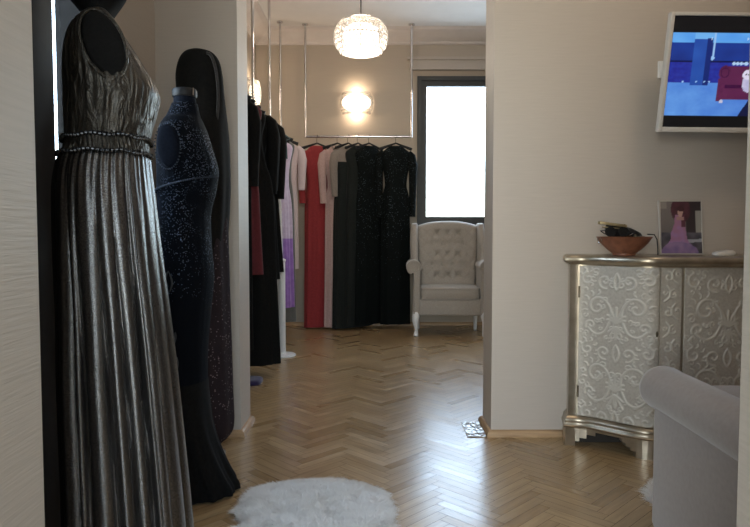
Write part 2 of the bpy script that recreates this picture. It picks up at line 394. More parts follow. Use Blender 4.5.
# skirting (quarter-round oak)
def skirt(name, path):
    """path of (x,y) with wall on the left side of travel"""
    prof = [(0, 0), (.022, 0), (.022, .012), (.016, .026), (.006, .034), (0, .035)]
    P = [Vector((x, y)) for x, y in path]; rings = []
    for i, p in enumerate(P):
        d0 = (P[i]-P[i-1]).normalized() if i else (P[1]-P[0]).normalized()
        d1 = (P[i+1]-P[i]).normalized() if i < len(P)-1 else d0
        n0 = Vector((d0.y, -d0.x)); n1 = Vector((d1.y, -d1.x)); nn = (n0+n1).normalized(); k = 1/max(.3, nn.dot(n0))
        rings.append([Vector((p.x+nn.x*a*k, p.y+nn.y*a*k, z)) for a, z in prof])
    b = MB(); b.rings(rings); struct(b.build(name, M['skirting']))
skirt('baseboard_front_left', [(XL, 2.73), (XL, YW), (DL, YW), (DL, YB), (FXL, YB), (FXL, FY), (FXR, FY)])
skirt('baseboard_front_right', [(FXR, YB), (DR, YB), (DR, YW), (XR, YW), (XR, 1.0)])

# ------------------------------------------------------------------ world and light
w = bpy.data.worlds.new('World'); bpy.context.scene.world = w; w.use_nodes = True
nt = w.node_tree; bg = nt.nodes['Background']
sky = nt.nodes.new('ShaderNodeTexSky'); sky.sky_type = 'NISHITA'; sky.sun_disc = False; sky.sun_elevation = R(35); sky.sun_rotation = R(200)
mixn = nt.nodes.new('ShaderNodeMix'); mixn.data_type = 'RGBA'; mixn.inputs['Factor'].default_value = .88
mixn.inputs['B'].default_value = (.80, .94, 1.09, 1)
nt.links.new(sky.outputs[0], mixn.inputs['A']); nt.links.new(mixn.outputs['Result'], bg.inputs[0]); bg.inputs[1].default_value = 7.5
def portal(loc, rot, sx, sy):
    l = bpy.data.lights.new('daylight_portal', 'AREA'); l.shape = 'RECTANGLE'; l.size = sx; l.size_y = sy; l.cycles.is_portal = True
    o = bpy.data.objects.new('daylight_portal', l); C.objects.link(o); o.location = loc; o.rotation_euler = rot
portal((1.385, FY+.12, 1.96), (R(-90), 0, 0), 1.85, 1.7)     # faces -Y
portal((XL-.205, 2.29, 1.88), (0, R(-90), 0), 1.2, .62)     # faces +X
portal((-.35, -3.15, 1.62), (R(90), 0, 0), 3.7, 2.25)        # faces +Y
def plight(name, loc, e, col, r):
    l = bpy.data.lights.new(name, 'POINT'); l.energy = e; l.color = col; l.shadow_soft_size = r
    o = bpy.data.objects.new(name, l); C.objects.link(o); o.location = loc
plight('near_room_added_fill', (1.3, -.9, 2.8), 8, (1, .84, .68), .15)  # added fill light without a fitting, brightens the left jamb face
plight('front_room_ceiling_light', (1.5, 2.1, 2.95), 14, (1, .80, .60), .15)
# ------------------------------------------------------------------ camera
cam = bpy.data.cameras.new('camera'); co = bpy.data.objects.new('camera', cam); C.objects.link(co)
cam.sensor_width = 36; cam.lens = 640/750*36; cam.clip_start = .02
co.location = (0, 0, 1.05); co.rotation_euler = (R(90-2.8), 0, 0)
bpy.context.scene.camera = co
vs = bpy.context.scene.view_settings; vs.view_transform = 'Standard'; vs.look = 'None'; vs.exposure = 0; vs.gamma = 1

# ------------------------------------------------------------------ gown 1: silver lame on mannequin
def lerp(a, b, t): return a+(b-a)*t
def loftgown(keys, nth, m, fold, cx0=0, cy0=0):
    """keys: (z, cx, rx, ry); fold(theta, z)-> radial multiplier add"""
    rows = cr(keys, m); rings = []
    for z, cx, rx, ry in rows:
        ring = []
        for k in range(nth):
            th = 2*PI*k/nth
            f = 1+fold(th, z)
            ring.append(Vector((cx0+cx+rx*math.cos(th)*f, cy0+ry*math.sin(th)*f, z)))
        rings.append(ring)
    return rings
gx, gy = -.649, 1.58; GR = R(22); GPX = 112
def px2x(px, Y): return (px-375)/640*Y
def py2z(py, Y):
    p = R(2.8); dy = -(py-263.5)/640
    ry = math.cos(p)+dy*math.sin(p); rz = -math.sin(p)+dy*math.cos(p)
    return 1.05+rz/ry*Y
def gl(px): return (px-GPX)/640*gy/1.08
# mannequin body under it
mq = thing('mannequin', 'black headless mannequin wearing the silver pleated gown', 'mannequin', (gx, gy, 0), GR)
MQ1 = [(6, 92, 116, .085), (12, 82, 121, .115), (22, 74, 126, .155), (38, 68, 137, .180), (60, 66, 152, .180), (85, 66, 165, .172), (105, 66, 162, .165), (136, 66, 154, .150), (185, 62, 150, .15), (260, 64, 150, .16), (340, 70, 148, .14)]
keys = []
for yb, x0_, x1_, ry in MQ1:
    z = py2z(yb, gy-.09); keys.append((z, gl((x0_+x1_)/2), (gl(x1_)-gl(x0_))/2*.84, ry*.80))
ncx = gl(104)
keys = [(1.78, ncx, .052, .05), (1.66, ncx, .060, .055), (1.625, ncx-.006, .072, .065)]+[(k[0]-.012, *k[1:]) for k in keys]
b = MB(); b.rings(list(reversed(loftgown(keys, 32, 5, lambda t, z: 0)))); b.build('torso', M['manq'], mq)
b = MB(); b.lathe([(.052, 1.75), (.054, 1.765), (.04, 1.785), (.012, 1.79), (.010, 1.80)], (ncx, 0, .028), n=24); b.build('neck_cap', M['manq'], mq)
b = MB(); b.tube([(0, 0, .02), (0, 0, .8)], .014); b.build('pole', M['chrome'], mq)
b = MB(); b.lathe([(.14, 0), (.14, .008), (.11, .016), (.02, .022)], n=32); b.build('base', M['chrome'], mq)
AX1 = -.008
# arm plates: oval black discs closing each armhole
def armplate(sgn, c, rx, rz, th, tilt, parent, mt, name='arm_plate'):
    b = MB(); rings = []
    rot = Matrix.Rotation(tilt, 4, 'Y')
    for yy, s in ((0, 1.0), (th*.6, 1.0), (th*.9, .93), (th, .8), (th*1.02, .4), (th*1.03, .1)):
        rings.append([Vector(c)+Vector((0, sgn*yy, 0))+rot @ Vector((rx*s*math.cos(2*PI*k/28), 0, rz*s*math.sin(2*PI*k/28))) for k in range(28)])
    b.rings(rings); return b.build(name, mt, parent)
for sg in (-1, 1): armplate(sg, (AX1, sg*.105, 1.467), .042, .076, .052, R(-18), mq, M['manq'])

gown = thing('evening_gown', 'metallic silver sleeveless gown with gathered waistband and long pleated skirt', 'dress', (gx, gy, 0), GR)
def edge(yb, a, c):   # image row, left px, right px at the gown's centre plane
    x0, x1 = gl(a), gl(c)
    return (py2z(yb, gy-.09), (x0+x1)/2, (x1-x0)/2*.96)
def nz3(x, y, z, s): return noise.noise(Vector((x*s, y*s, z*s)))
bod = [(6, 92, 116, .085), (12, 82, 121, .115), (22, 74, 126, .135), (38, 68, 137, .152), (60, 66, 152, .155), (85, 66, 165, .152), (105, 66, 162, .148), (122, 66, 157, .144), (136, 66, 154, .140)]
keys = []
for yb, a, c, ry in bod:
    z, cx, rx = edge(yb, a, c); keys.append((z, cx, rx, ry))
def bfold(t, z):
    return .022*nz3(math.cos(t)*2.6, math.sin(t)*2.6, z*1.4, 3.2)+.005*math.sin(t*34+6*nz3(math.cos(t), math.sin(t), z*2, 2))*max(0, min(1, (1.5-z)/.1))
b = MB(); b.rings(loftgown(keys, 220, 10, bfold), cap0=True, cap1=False); b.build('bodice', M['lamecrink'], gown)
# waistband, gathered
zs = [(136, 67, 153), (143, 65, 153), (151, 62, 153)]
keys = [(*edge(*q), .139) for q in zs]
b = MB(); b.rings(loftgown(keys, 260, 8, lambda t, z: .012*math.sin(t*60+3*math.sin(z*90))+.01*nz3(math.cos(t)*3, math.sin(t)*3, z*6, 4)), False, False); b.build('waistband', M['lamecrink'], gown)
for (yb, a, c) in ((136.5, 63, 156), (152, 59, 156)):
    z, cx, rx = edge(yb, a, c)
    b = MB(); pts = []; nn = 66
    for k in range(nn):
        th = 2*PI*k/nn; q = Vector((cx+rx*math.cos(th), .144*math.sin(th), z+.002*math.sin(th*9)))
        b.ell(q, (.0055, .0055, .0055), 6, 5)
    for k in range(nn*2):
        th = 2*PI*k/nn/2; jz = random.uniform(-.006, .006); q = Vector((cx+(rx+.002)*math.cos(th), .147*math.sin(th), z+jz)); b.ell(q, (.0028, .0028, .0028), 5, 4)
    b.build('beaded_band', M['beadblack'] if 'beadblack' in M else M.setdefault('beadblack', mat('jet beads', (.015, .015, .016), .15, .3)), gown)
# skirt
sk = [(153, 60, 154, .139), (165, 56, 155, .146), (185, 53, 157, .155), (215, 52, 160, .165), (260, 52, 164, .175), (320, 53, 170, .185), (400, 53, 177, .198), (527, 54, 188, .215), (600, 54, 193, .225), (690, 54, 198, .235)]
keys = [(*edge(yb, a, c), ry) for yb, a, c, ry in sk]
keys[-1] = (.012, *keys[-1][1:])
folds = []
random.seed(21)
th = 0
while th < 2*PI-.1:
    wdt = random.choice((.12, .16, .2, .3, .42))*random.uniform(.9, 1.1); folds.append((th, wdt, random.uniform(.6, 1.25))); th += wdt
def sfold(t, z):
    tt = (t+.05*nz3(math.cos(t), math.sin(t), z*.8, 1.2)*max(0, 1.25-z)) % (2*PI)
    h = 0
    for a, w_, hh in folds:
        if a <= tt < a+w_:
            u = (tt-a)/w_; h = hh*(math.sin(PI*u)**.75); break
    amp = .02+.11*min(1, max(0, (1.22-z)/.5))
    g2 = .010*math.sin(t*46)*max(0, 1-(1.24-z)/.18)
    return (h-.6)*amp+g2
b = MB(); b.rings(loftgown(keys, 420, 9, sfold), False, False); b.build('skirt', M['lame'], gown, ang=75)
# armhole trim
for sg in (-1, 1):
    b = MB(); rot = Matrix.Rotation(R(-18), 4, 'Y'); pts = []
    for k in range(41):
        a = 2*PI*k/40; pts.append(Vector((AX1, sg*.150, 1.467))+rot @ Vector((.044*math.cos(a), 0, .079*math.sin(a)))+Vector((0, -sg*.014*max(0, math.sin(a))**2, 0)))
    b.tube(pts, .0032, 8, caps=False); b.build('armhole_trim', M['lamecrink'], gown)

# ------------------------------------------------------------------ gown 2: navy beaded
g2x, g2y = -.755, 2.55
mq = thing('mannequin', 'navy mannequin with a banded neck inside the beaded dark gown', 'mannequin', (g2x, g2y, 0))
keys = [(1.585, .005, .042, .042), (1.54, .005, .046, .046), (1.505, 0, .06, .065), (1.48, 0, .07, .11), (1.44, 0, .08, .155), (1.38, 0, .09, .16), (1.2, 0, .10, .14), (1.05, -.01, .095, .13), (.85, -.01, .10, .15), (.6, -.01, .08, .12)]
b = MB(); b.rings(list(reversed(loftgown(keys, 32, 5, lambda t, z: 0)))); b.build('torso', M['navy'], mq)
b = MB(); b.lathe([(.046, 1.580), (.048, 1.584), (.048, 1.606), (.044, 1.612), (.01, 1.613)], (.005, 0, 0), n=28); b.build('neck_cap', M['blackplastic'], mq)
b = MB(); b.box((.045, -.026, 1.597), (.012, .004, .028), rz=R(-60)); tag(b.build('size_clip', M['chrome'], mq), 'small pale metal clip')
b = MB(); b.tube([(0, 0, .02), (0, 0, .7)], .014); b.build('pole', M['chrome'], mq)
b = MB(); b.lathe([(.14, 0), (.14, .008), (.11, .016), (.02, .022)], n=32); b.build('base', M['chrome'], mq)
for sg in (-1, 1): armplate(sg, (-.012, sg*.12, 1.37), .044, .082, .050, R(-6), mq, M['navy'])
gown = thing('evening_gown', 'dark navy high-necked gown covered in beads with a black flared train', 'dress', (g2x, g2y, 0))
keys = [(1.555, .005, .049, .049), (1.51, 0, .063, .072), (1.485, 0, .073, .115), (1.45, 0, .086, .152), (1.38, .005, .102, .160), (1.30, .015, .115, .155), (1.22, .01, .112, .146), (1.12, 0, .098, .138), (1.0, -.005, .104, .148), (.88, -.005, .112, .158), (.75, -.01, .105, .155), (.6, -.01, .09, .14), (.45, -.005, .08, .13)]
def g2f(t, z): return .012*nz3(math.cos(t)*2, math.sin(t)*2, z, 5)
b = MB(); b.rings(loftgown(keys, 96, 8, g2f), True, False); b.build('bodice', M['beaded'], gown)
keys = [(.46, -.005, .082, .132), (.36, 0, .085, .14), (.26, .01, .088, .14), (.17, .025, .10, .135), (.08, .04, .125, .14), (.035, .05, .142, .142), (.008, .052, .146, .142)]
b = MB(); b.rings(loftgown(keys, 140, 8, lambda t, z: .05*math.sin(t*11+z*5)*max(0, min(1, (.4-z)/.3))+.03*math.sin(t*23)*max(0, (.3-z)/.3)), False, False); b.build('train', M['blackcloth'], gown, ang=80)
# a curving row of heavier beads under the bust and around armhole; lace appliques down the side
b = MB()
for k in range(46):
    a = -PI*.95+PI*.95*k/45; q = Vector((.012+.119*math.cos(a), .158*math.sin(a), 1.235+.03*math.cos(a*1.0)))
    b.ell(q, (.0045, .0045, .0045), 5, 4)
M['bead'] = mat('steel beads', (.03, .04, .06), .55, .4); b.build('bust_beading', M['bead'], gown)
b = MB()
for k in range(40):
    a = 2*PI*k/40; q = Vector((-.012+.048*math.cos(a), -.163, 1.37+.086*math.sin(a))); b.ell(q, (.0035, .005, .0035), 5, 4)
b.build('armhole_beading', M['bead'], gown)
b = MB(); M['lace'] = mat('grey lace', (.12, .13, .14), .6); noisy(M['lace'], 60, (.02, .022, .024), (.05, .053, .056))
for i, z in enumerate((.86, .76, .66, .55, .44)):
    for s_ in (-1, 1):
        pts = [(-.02+s_*.014*math.sin(PI*k/8)+.01*i*.3, -.155+.0*k+(.86-z)*.06, z-.045+.09*k/8) for k in range(9)]
        b.tube(pts, .004, 6, rs=[.0015+.004*math.sin(PI*k/8) for k in range(9)])
b.build('lace_applique', M['lace'], gown)

# ------------------------------------------------------------------ figure 3: hooded cape over sequined gown
g3x, g3y = -.808, 2.98
mq = thing('mannequin', 'dark mannequin hidden beneath the hooded black velvet cape', 'mannequin', (g3x, g3y, 0))
b = MB(); b.rings(list(reversed(loftgown([(1.84, 0, .03, .03), (1.80, 0, .07, .06), (1.70, 0, .075, .065), (1.63, 0, .05, .05), (1.58, 0, .05, .05), (1.52, 0, .075, .15), (1.45, 0, .085, .165), (1.2, 0, .09, .13), (.9, 0, .09, .14)], 28, 5, lambda t, z: 0)))); b.build('torso', M['manq'], mq)
b = MB(); b.tube([(0, 0, .02), (0, 0, .95)], .014); b.build('pole', M['chrome'], mq)
b = MB(); b.lathe([(.10, 0), (.10, .008), (.08, .016), (.02, .022)], n=32); b.build('base', M['chrome'], mq)
gown = thing('sequined_gown', 'wine grey sequined long gown showing along the edge of the black cape', 'dress', (g3x, g3y, 0))
keys = [(1.50, .02, .08, .12), (1.4, .02, .095, .14), (1.2, .02, .10, .13), (.95, .025, .10, .14), (.6, .03, .10, .14), (.3, .03, .105, .145), (.13, .025, .11, .15), (.07, .0, .10, .15)]
b = MB(); b.rings(loftgown(keys, 90, 7, lambda t, z: .03*math.sin(t*9+z*2)), True, False); b.build('gown_body', M['sequingrey'], gown, ang=80)
cape = thing('hooded_cape', 'black velvet cape with its hood up, standing in the corner', 'cape', (g3x, g3y, 0))
keys = [(1.885, -.005, .03, .03), (1.872, -.002, .065, .055), (1.835, .0, .092, .075), (1.77, .0, .106, .085), (1.68, .005, .108, .095), (1.60, .008, .112, .13), (1.53, .01, .116, .17), (1.44, .012, .118, .185), (1.25, .01, .122, .185), (1.0, .0, .115, .18), (.7, -.02, .105, .175), (.4, -.03, .10, .17), (.10, -.035, .105, .17)]
b = MB(); b.rings(loftgown(keys, 120, 8, lambda t, z: .022*math.sin(t*13+z)*max(0, min(1, (1.6-z)/.4))), True, False); b.build('cape_body', M['capevelvet'], cape, ang=80)
b = MB(); pts = []
for k in range(31):
    a = PI*1.08*k/30-.1
    pts.append((.062+.045*math.sin(a)*1.0, -.085+.0*k, 1.66+.19*math.cos(a)*.98))
b.tube(pts, .007, 8); b.build('hood_rim', M.setdefault('hoodrim', fabric('hood binding', (.02, .018, .016), (.035, .03, .027), 80)), cape)

# ------------------------------------------------------------------ clothes rails
def rail_U(name, label, p0, p1, z, group=None):
    t = thing(name, label, 'clothes rail', (p0[0], p0[1], 0), 0)
    x1, y1 = p1[0]-p0[0], p1[1]-p0[1]
    b = MB(); b.tube([(0, 0, z), (x1, y1, z)], .0125, 14); b.build('rail', M['chrome'], t)
    for (x, y) in ((0, 0), (x1, y1)):
        b = MB(); b.tube([(x, y, z-.0125), (x, y, CEIL-.012)], .0125, 14); u = b.build('upright', M['chrome'], t)
        b = MB(); b.lathe([(.034, CEIL-.013), (.034, CEIL-.005), (.034, CEIL-.001)], (x, y, 0), 20); b.build('flange', M['chrome'], u)
    return t
RZ = 2.075
rail_U('hanging_rail', 'chrome rail hung from the ceiling across the far wall', (-.745, 6.93), (.39, 6.93), RZ)
rail_U('hanging_rail', 'chrome rail hung from the ceiling along the left side, far one by the corner', (-1.0, 6.15), (-1.0, 6.85), RZ)
rail_U('hanging_rail', 'chrome rail on the left side carrying the black garments', (-1.0, 3.85), (-1.0, 5.29+.02), RZ)
b = MB(); b.tube([(-1.0, 5.33, RZ-.0), (-1.0, 6.13, RZ)], .0125, 14); tag(b.build('connecting_rail', M['chrome']), 'chrome bar bridging the two ceiling rails on the left side', 'clothes rail')

def hanger(label, loc, yaw, hook=.10):
    """loc on top of rail; shoulders along local x"""
    t = thing('clothes_hanger', label, 'hanger', loc, yaw)
    b = MB()
    pts = [(.175*s, 0, -hook-.055+.055*(1-abs(s))**1.0-.010*abs(s)) for s in [i/10-1 for i in range(21)]]
    b.tube(pts, .009, 8, rs=[.017-.009*(1-abs(i/10-1)) for i in range(21)], flat=.55); b.build('shoulder_bar', M['blackplastic'], t)
    b = MB(); hp = [(0, 0, -hook+.005), (0, 0, -.035)]
    for k in range(11):
        a = PI*1.25*k/10; hp.append((0, .0175*math.cos(a)-.0175+.0175*0, -.015+.0175*math.sin(a)))
    hp = [(x, y+.0175, z) for x, y, z in hp]
    b.tube(hp, .0025, 6); b.build('hook', M['blackplastic'], t)
    return t

def garment(label, name, cat, loc, yaw, mt, length, hemr=.22, hemd=.10, sh=.20, sleeve=0, slmat=None, waist=.16, folds=7, amp=.05, vneck=None, seed=0, extra=None, hipr=None, hmat=None, hemsplit=None):
    """loc = shoulder line centre (z of hanger bar top), width along local x"""
    t = thing(name, label, cat, loc, yaw)
    rnd = random.Random(seed)
    ph = rnd.random()*6
    hipr = hipr or (waist+hemr)/2
    keys = [(-.002, 0, .055, .022), (-.018, 0, .085, .034), (-.045, 0, sh*.72, .046), (-.078, 0, sh*.96, .055), (-.13, 0, sh*.99, .066), (-.25, 0, sh*.86, .075), (-.42, 0, waist, .070)]
    if length > .8: keys += [(-.62, 0, hipr, .082), (-.62-(length-.62)*.5, 0, (hipr+hemr)/2, (hemd+.08)/2)]
    keys += [(-length, 0, hemr, hemd)]
    def f(th, z):
        k = max(0, min(1, (-z-.15)/.5))
        return amp*k*(math.sin(th*folds+ph)+.5*math.sin(th*(folds*2+1)+ph*2)) + .01*nz3(math.cos(th)*2+ph, math.sin(th)*2, z, 3)
    rows = loftgown(keys, 96, 6, f)
    if hemsplit:
        zc = hemsplit
        ia = [r for r in rows if r[0].z > -zc]; ib = [r for r in rows if r[0].z <= -zc]
        ib = [ia[-1]]+ib
        b = MB(); b.rings(ia, True, False); b.build('bodice', mt, t, ang=80)
        b = MB(); b.rings(ib, False, True); b.build('skirt', hmat, t, ang=80)
    else:
        b = MB(); b.rings(rows, True, True); b.build('dress_body' if cat == 'dress' else 'garment_body', mt, t, ang=80)
    if sleeve:
        for s in (-1, 1):
            b = MB(); pts = [(s*(sh-.03), 0, -.075), (s*(sh+.005), 0, -.11), (s*(sh+.022), 0, -.20)]
            q = 6
            for k in range(1, q+1): pts.append((s*(sh+.024-.010*k/q), -.012*k/q, -.20-(sleeve-.2)*k/q))
            b.tube(pts, .05, 14, rs=[.035, .046, .05]+[.048-.014*k/q for k in range(1, q+1)], flat=.8); b.build('sleeve', slmat or mt, t)
    if vneck:
        b = MB(); mtv, wv, dv = vneck
        P = []
        rr = []
        for j in range(9):
            z = -.004-dv*j/8; wj = wv*(1-j/8)+.002
            d = np.interp(-z, [0.002, .018, .045, .078, .13, .25, .42], [.022, .034, .046, .055, .066, .075, .070])+.006
            sx = np.interp(-z, [0.002, .018, .045, .078, .13, .25, .42], [.055, .085, sh*.72, sh*.96, sh*.99, sh*.86, waist])
            rr.append([Vector((wj*(k/8-1/2)*2, -d*math.sqrt(max(.02, 1-(wj*(k/8-.5)*2/sx)**2)), z)) for k in range(9)])
        b.rings(rr, closed=False)
        r_ = bmesh.ops.solidify(b.bm, geom=b.bm.faces[:], thickness=.003)
        b.build('neckline_panel', mtv, t)
    if extra: extra(t)
    return t
HK = .085
hz = RZ+.0125
def rackpair(glabel, hlabel, name, cat, x, y, yaw, mt, length, **kw):
    hook = kw.pop('hook', HK)
    hanger(hlabel, (x, y, hz+.003), yaw, hook)
    return garment(glabel, name, cat, (x, y, hz+.003-hook-.028), yaw, mt, length, **kw)
top = hz-HK
# far rack, left to right
rackpair('plain red long-sleeved floor-length dress', 'black hanger carrying the plain red dress', 'long_dress', 'dress', -.62, 6.93, R(22), M['red'], 1.955, hemr=.15, sh=.155, sleeve=.62, waist=.115, hemd=.055, amp=.05, seed=1)
rackpair('dusty pink long-sleeved dress with dark sheer neckline', 'black hanger carrying the dusty pink dress', 'long_dress', 'dress', -.40, 6.93, R(30), M['pink'], 1.95, hemr=.16, sh=.165, sleeve=.62, waist=.115, hemd=.055, vneck=(M['greytulle'], .09, .25), seed=2)
rackpair('taupe tulle topped black-green gown with sheer sleeves', 'black hanger carrying the gown with taupe tulle sleeves', 'long_dress', 'dress', -.285, 6.93, R(40), M['greytulle'], 1.96, hemr=.21, sh=.18, sleeve=.55, slmat=M['greytulle'], waist=.15, hemd=.06, hmat=M['blackgreen'], hemsplit=.20, seed=3)
rackpair('plain matt black-green sleeveless gown', 'black hanger carrying the plain black-green gown', 'long_dress', 'dress', -.18, 6.93, R(40), M['blackgreen'], 1.95, hemr=.19, sh=.17, waist=.16, hemd=.055, seed=4)
rackpair('black sleeveless gown with a few glittering side panels', 'black hanger carrying the gown with glittering side panels', 'long_dress', 'dress', -.06, 6.93, R(36), M['sequinblack'], 1.92, hemr=.19, sh=.18, waist=.15, hemd=.055, seed=5)
rackpair('black sequined wrap gown with long sleeves, next to the tufted armchair', 'black hanger next to the window, carrying the sequined wrap gown', 'long_dress', 'dress', .225, 6.93, R(10), M['sequinblack'], 1.925, hemr=.165, sh=.165, sleeve=.76, waist=.118, hipr=.15, hemd=.055, seed=6)
# left rail, near to far
xr = -1.0
rackpair('long black coat, nearest on the left rail', 'black hanger of the nearest coat on the left rail', 'long_coat', 'coat', xr, 4.30, R(4), M['blackcloth'], 1.72, hemr=.17, sh=.17, sleeve=.62, seed=11)
rackpair('dark burgundy dress between black garments', 'black hanger of the burgundy dress', 'midi_dress', 'dress', xr, 4.46, R(-3), M['burgundy'], 1.22, hemr=.22, sh=.22, seed=12)
rackpair('black floor-length gown with the lowest hem on the left rail', 'black hanger of the floor-length black gown', 'long_dress', 'dress', xr, 4.66, R(2), M['blackcloth'], 1.89, hemr=.29, sh=.21, waist=.2, seed=13, hemd=.12)
rackpair('black long-sleeved jacket dress behind the floor-length black gown', 'black hanger just behind the floor-length gown', 'long_dress', 'dress', xr, 4.86, R(-4), M['blackcloth'], 1.55, hemr=.22, sh=.215, sleeve=.64, seed=14)
rackpair('black tailored coat whose hanger tip juts out furthest', 'black hanger with its tip jutting out of the coat shoulder', 'long_coat', 'coat', xr, 5.03, R(5), M['blackcloth'], 1.3, hemr=.24, sh=.19, sleeve=.60, seed=15)
rackpair('knee-length black coat, last of the black garments', 'black hanger of the knee-length coat', 'long_coat', 'coat', xr, 5.20, R(-2), M['blackcloth'], 1.25, hemr=.25, sh=.22, sleeve=.66, seed=16)
rackpair('white cotton dress peeping out below the black coats', 'black hanger of the white cotton dress', 'midi_dress', 'dress', xr, 5.60, R(0), M['whitecloth'], 1.62, hemr=.20, sh=.19, seed=17)
rackpair('lilac dress with a shiny purple satin skirt', 'black hanger with a dark teal ribbon tied to it', 'midi_dress', 'dress', xr+.05, 5.85, R(6), M['lilac'], 1.55, hemr=.20, sh=.20, hmat=M['purple'], hemsplit=.95, seed=18, hook=.15)
rackpair('smoke grey long dress showing below the purple satin hem', 'black hanger of the smoke grey dress', 'long_dress', 'dress', xr+.03, 6.25, R(0), M['smoke'], 1.80, hemr=.20, sh=.19, seed=19)
rackpair('pale pink lace dress, last on the left rail', 'black hanger of the pale pink lace dress', 'midi_dress', 'dress', xr+.05, 6.5, R(8), M['palepink'], 1.30, hemr=.17, sh=.19, sleeve=.5, seed=20)
b = MB()
for s in (-1, 1):
    b.tube([(-.86, 5.73, 1.87), (-.82+s*.02, 5.72, 1.91), (-.78+s*.03, 5.72, 1.88), (-.80, 5.73, 1.86)], .012, 8, flat=.5)
b.tube([(-.80, 5.73, 1.87), (-.79, 5.725, 1.80), (-.785, 5.72, 1.70)], .010, 8, flat=.3)
tag(b.build('ribbon', M['teal']), 'dark teal ribbon bow at the shoulder of the lilac dress', 'ribbon')
# white pedestal pole
t = thing('display_stand', 'white display pole on a round white base beside the left rail', 'stand', (-.79, 5.41, 0))
b = MB(); b.lathe([(.115, 0), (.115, .010), (.10, .018), (.04, .022), (.034, .03)], n=36); b.build('base', M['whitelac'], t)
b = MB(); b.tube([(0, 0, .022), (0, 0, .80)], .030, 18, ); b.build('pole', M['whitelac'], t)
b = MB(); b.lathe([(.03, .80), (.036, .805), (.036, .82), (.01, .83)], n=20); b.build('finial', M['whitelac'], t)
# violet folded cloth on the floor
b = MB(); rr = []
for j, (z, s) in enumerate(((0.001, 1), (.012, 1.02), (.022, 1.0), (.030, .93), (.034, .7))):
    rr.append([Vector((-.92+.13*s*abs(math.cos(a))**.5*math.copysign(1, math.cos(a)), 4.42+.10*s*abs(math.sin(a))**.5*math.copysign(1, math.sin(a)), z)) for a in [2*PI*k/40 for k in range(40)]])
b.rings(rr); tag(b.build('folded_cloth', M['violet']), 'folded dark violet cloth on the floor under the black garments', 'cloth')

# ------------------------------------------------------------------ lamps
def crystals(b, prof, n, size):
    """prof: list of (r,z) rows"""
    for j, (r_, z) in enumerate(prof):
        for k in range(n):
            a = 2*PI*(k+.5*(j % 2))/n
            m = Matrix.Rotation(a, 4, 'Z')
            c = m @ Vector((r_, 0, z))
            vs_ = [c+m @ Vector(q) for q in ((0, size*.42, 0), (0, -size*.42, 0), (0, 0, size*.62), (0, 0, -size*.62), (size*.3, 0, 0), (-size*.3, 0, 0))]
            v = [b.bm.verts.new(q) for q in vs_]
            for x, y, z_ in ((0, 2, 4), (2, 1, 4), (1, 3, 4), (3, 0, 4), (2, 0, 5), (1, 2, 5), (3, 1, 5), (0, 3, 5)): b.bm.faces.new((v[x], v[y], v[z_]))
def barrel(rmax, h, rows, edge_):
    out = []
    for j in range(rows):
        u = (j+.5)/rows*2-1
        out.append((rmax*(edge_+(1-edge_)*(1-abs(u)**2.4)), h/2*u))
    return out
lx, ly, lz = -.115, 5.30, 2.635
t = thing('pendant_lamp', 'round crystal pendant lamp glowing on a thin cord', 'lamp', (lx, ly, lz))
b = MB(); crystals(b, barrel(.215, .235, 7, .72), 40, .040); b.build('crystal_shade', M['crystal'], t, smooth=False)
b = MB()
for z, r_ in ((.126, .158), (-.126, .158), (0, .207)): b.tube([(r_*math.cos(2*PI*k/48), r_*math.sin(2*PI*k/48), z) for k in range(49)], .004, 6, caps=False)
for k in range(8):
    a = 2*PI*k/8; b.tube([((.215*(.72+.28*(1-abs(u)**2.4))-.006)*math.cos(a), (.215*(.72+.28*(1-abs(u)**2.4))-.006)*math.sin(a), .126*u) for u in [i/6-1 for i in range(13)]], .0025, 5)
for k in range(3):
    a = 2*PI*k/3; b.tube([(0, 0, .13), (.158*math.cos(a), .158*math.sin(a), .126)], .003, 5)
b.build('frame', M['chrome'], t)
b = MB(); b.lathe([(.02, .10), (.10, .09), (.135, .06), (.145, 0), (.14, -.08), (.135, -.12), (.12, -.132), (.02, -.135)], n=36); b.build('diffuser', M['glow'], t)
b = MB(); b.tube([(0, 0, .10), (0, 0, CEIL-lz-.03)], .006, 8); b.build('cord', M['blackplastic'], t)
b = MB(); b.lathe([(.05, CEIL-lz-.03), (.05, CEIL-lz-.002), (.02, CEIL-lz-.001)], n=24); b.build('ceiling_rose', M['chrome'], t)
plight('pendant_bulb_light', (lx, ly, lz-.18), 14, (1, .82, .64), .12)
plight('pendant_bulb_light', (lx, ly, lz+.20), 12, (1, .82, .64), .10)
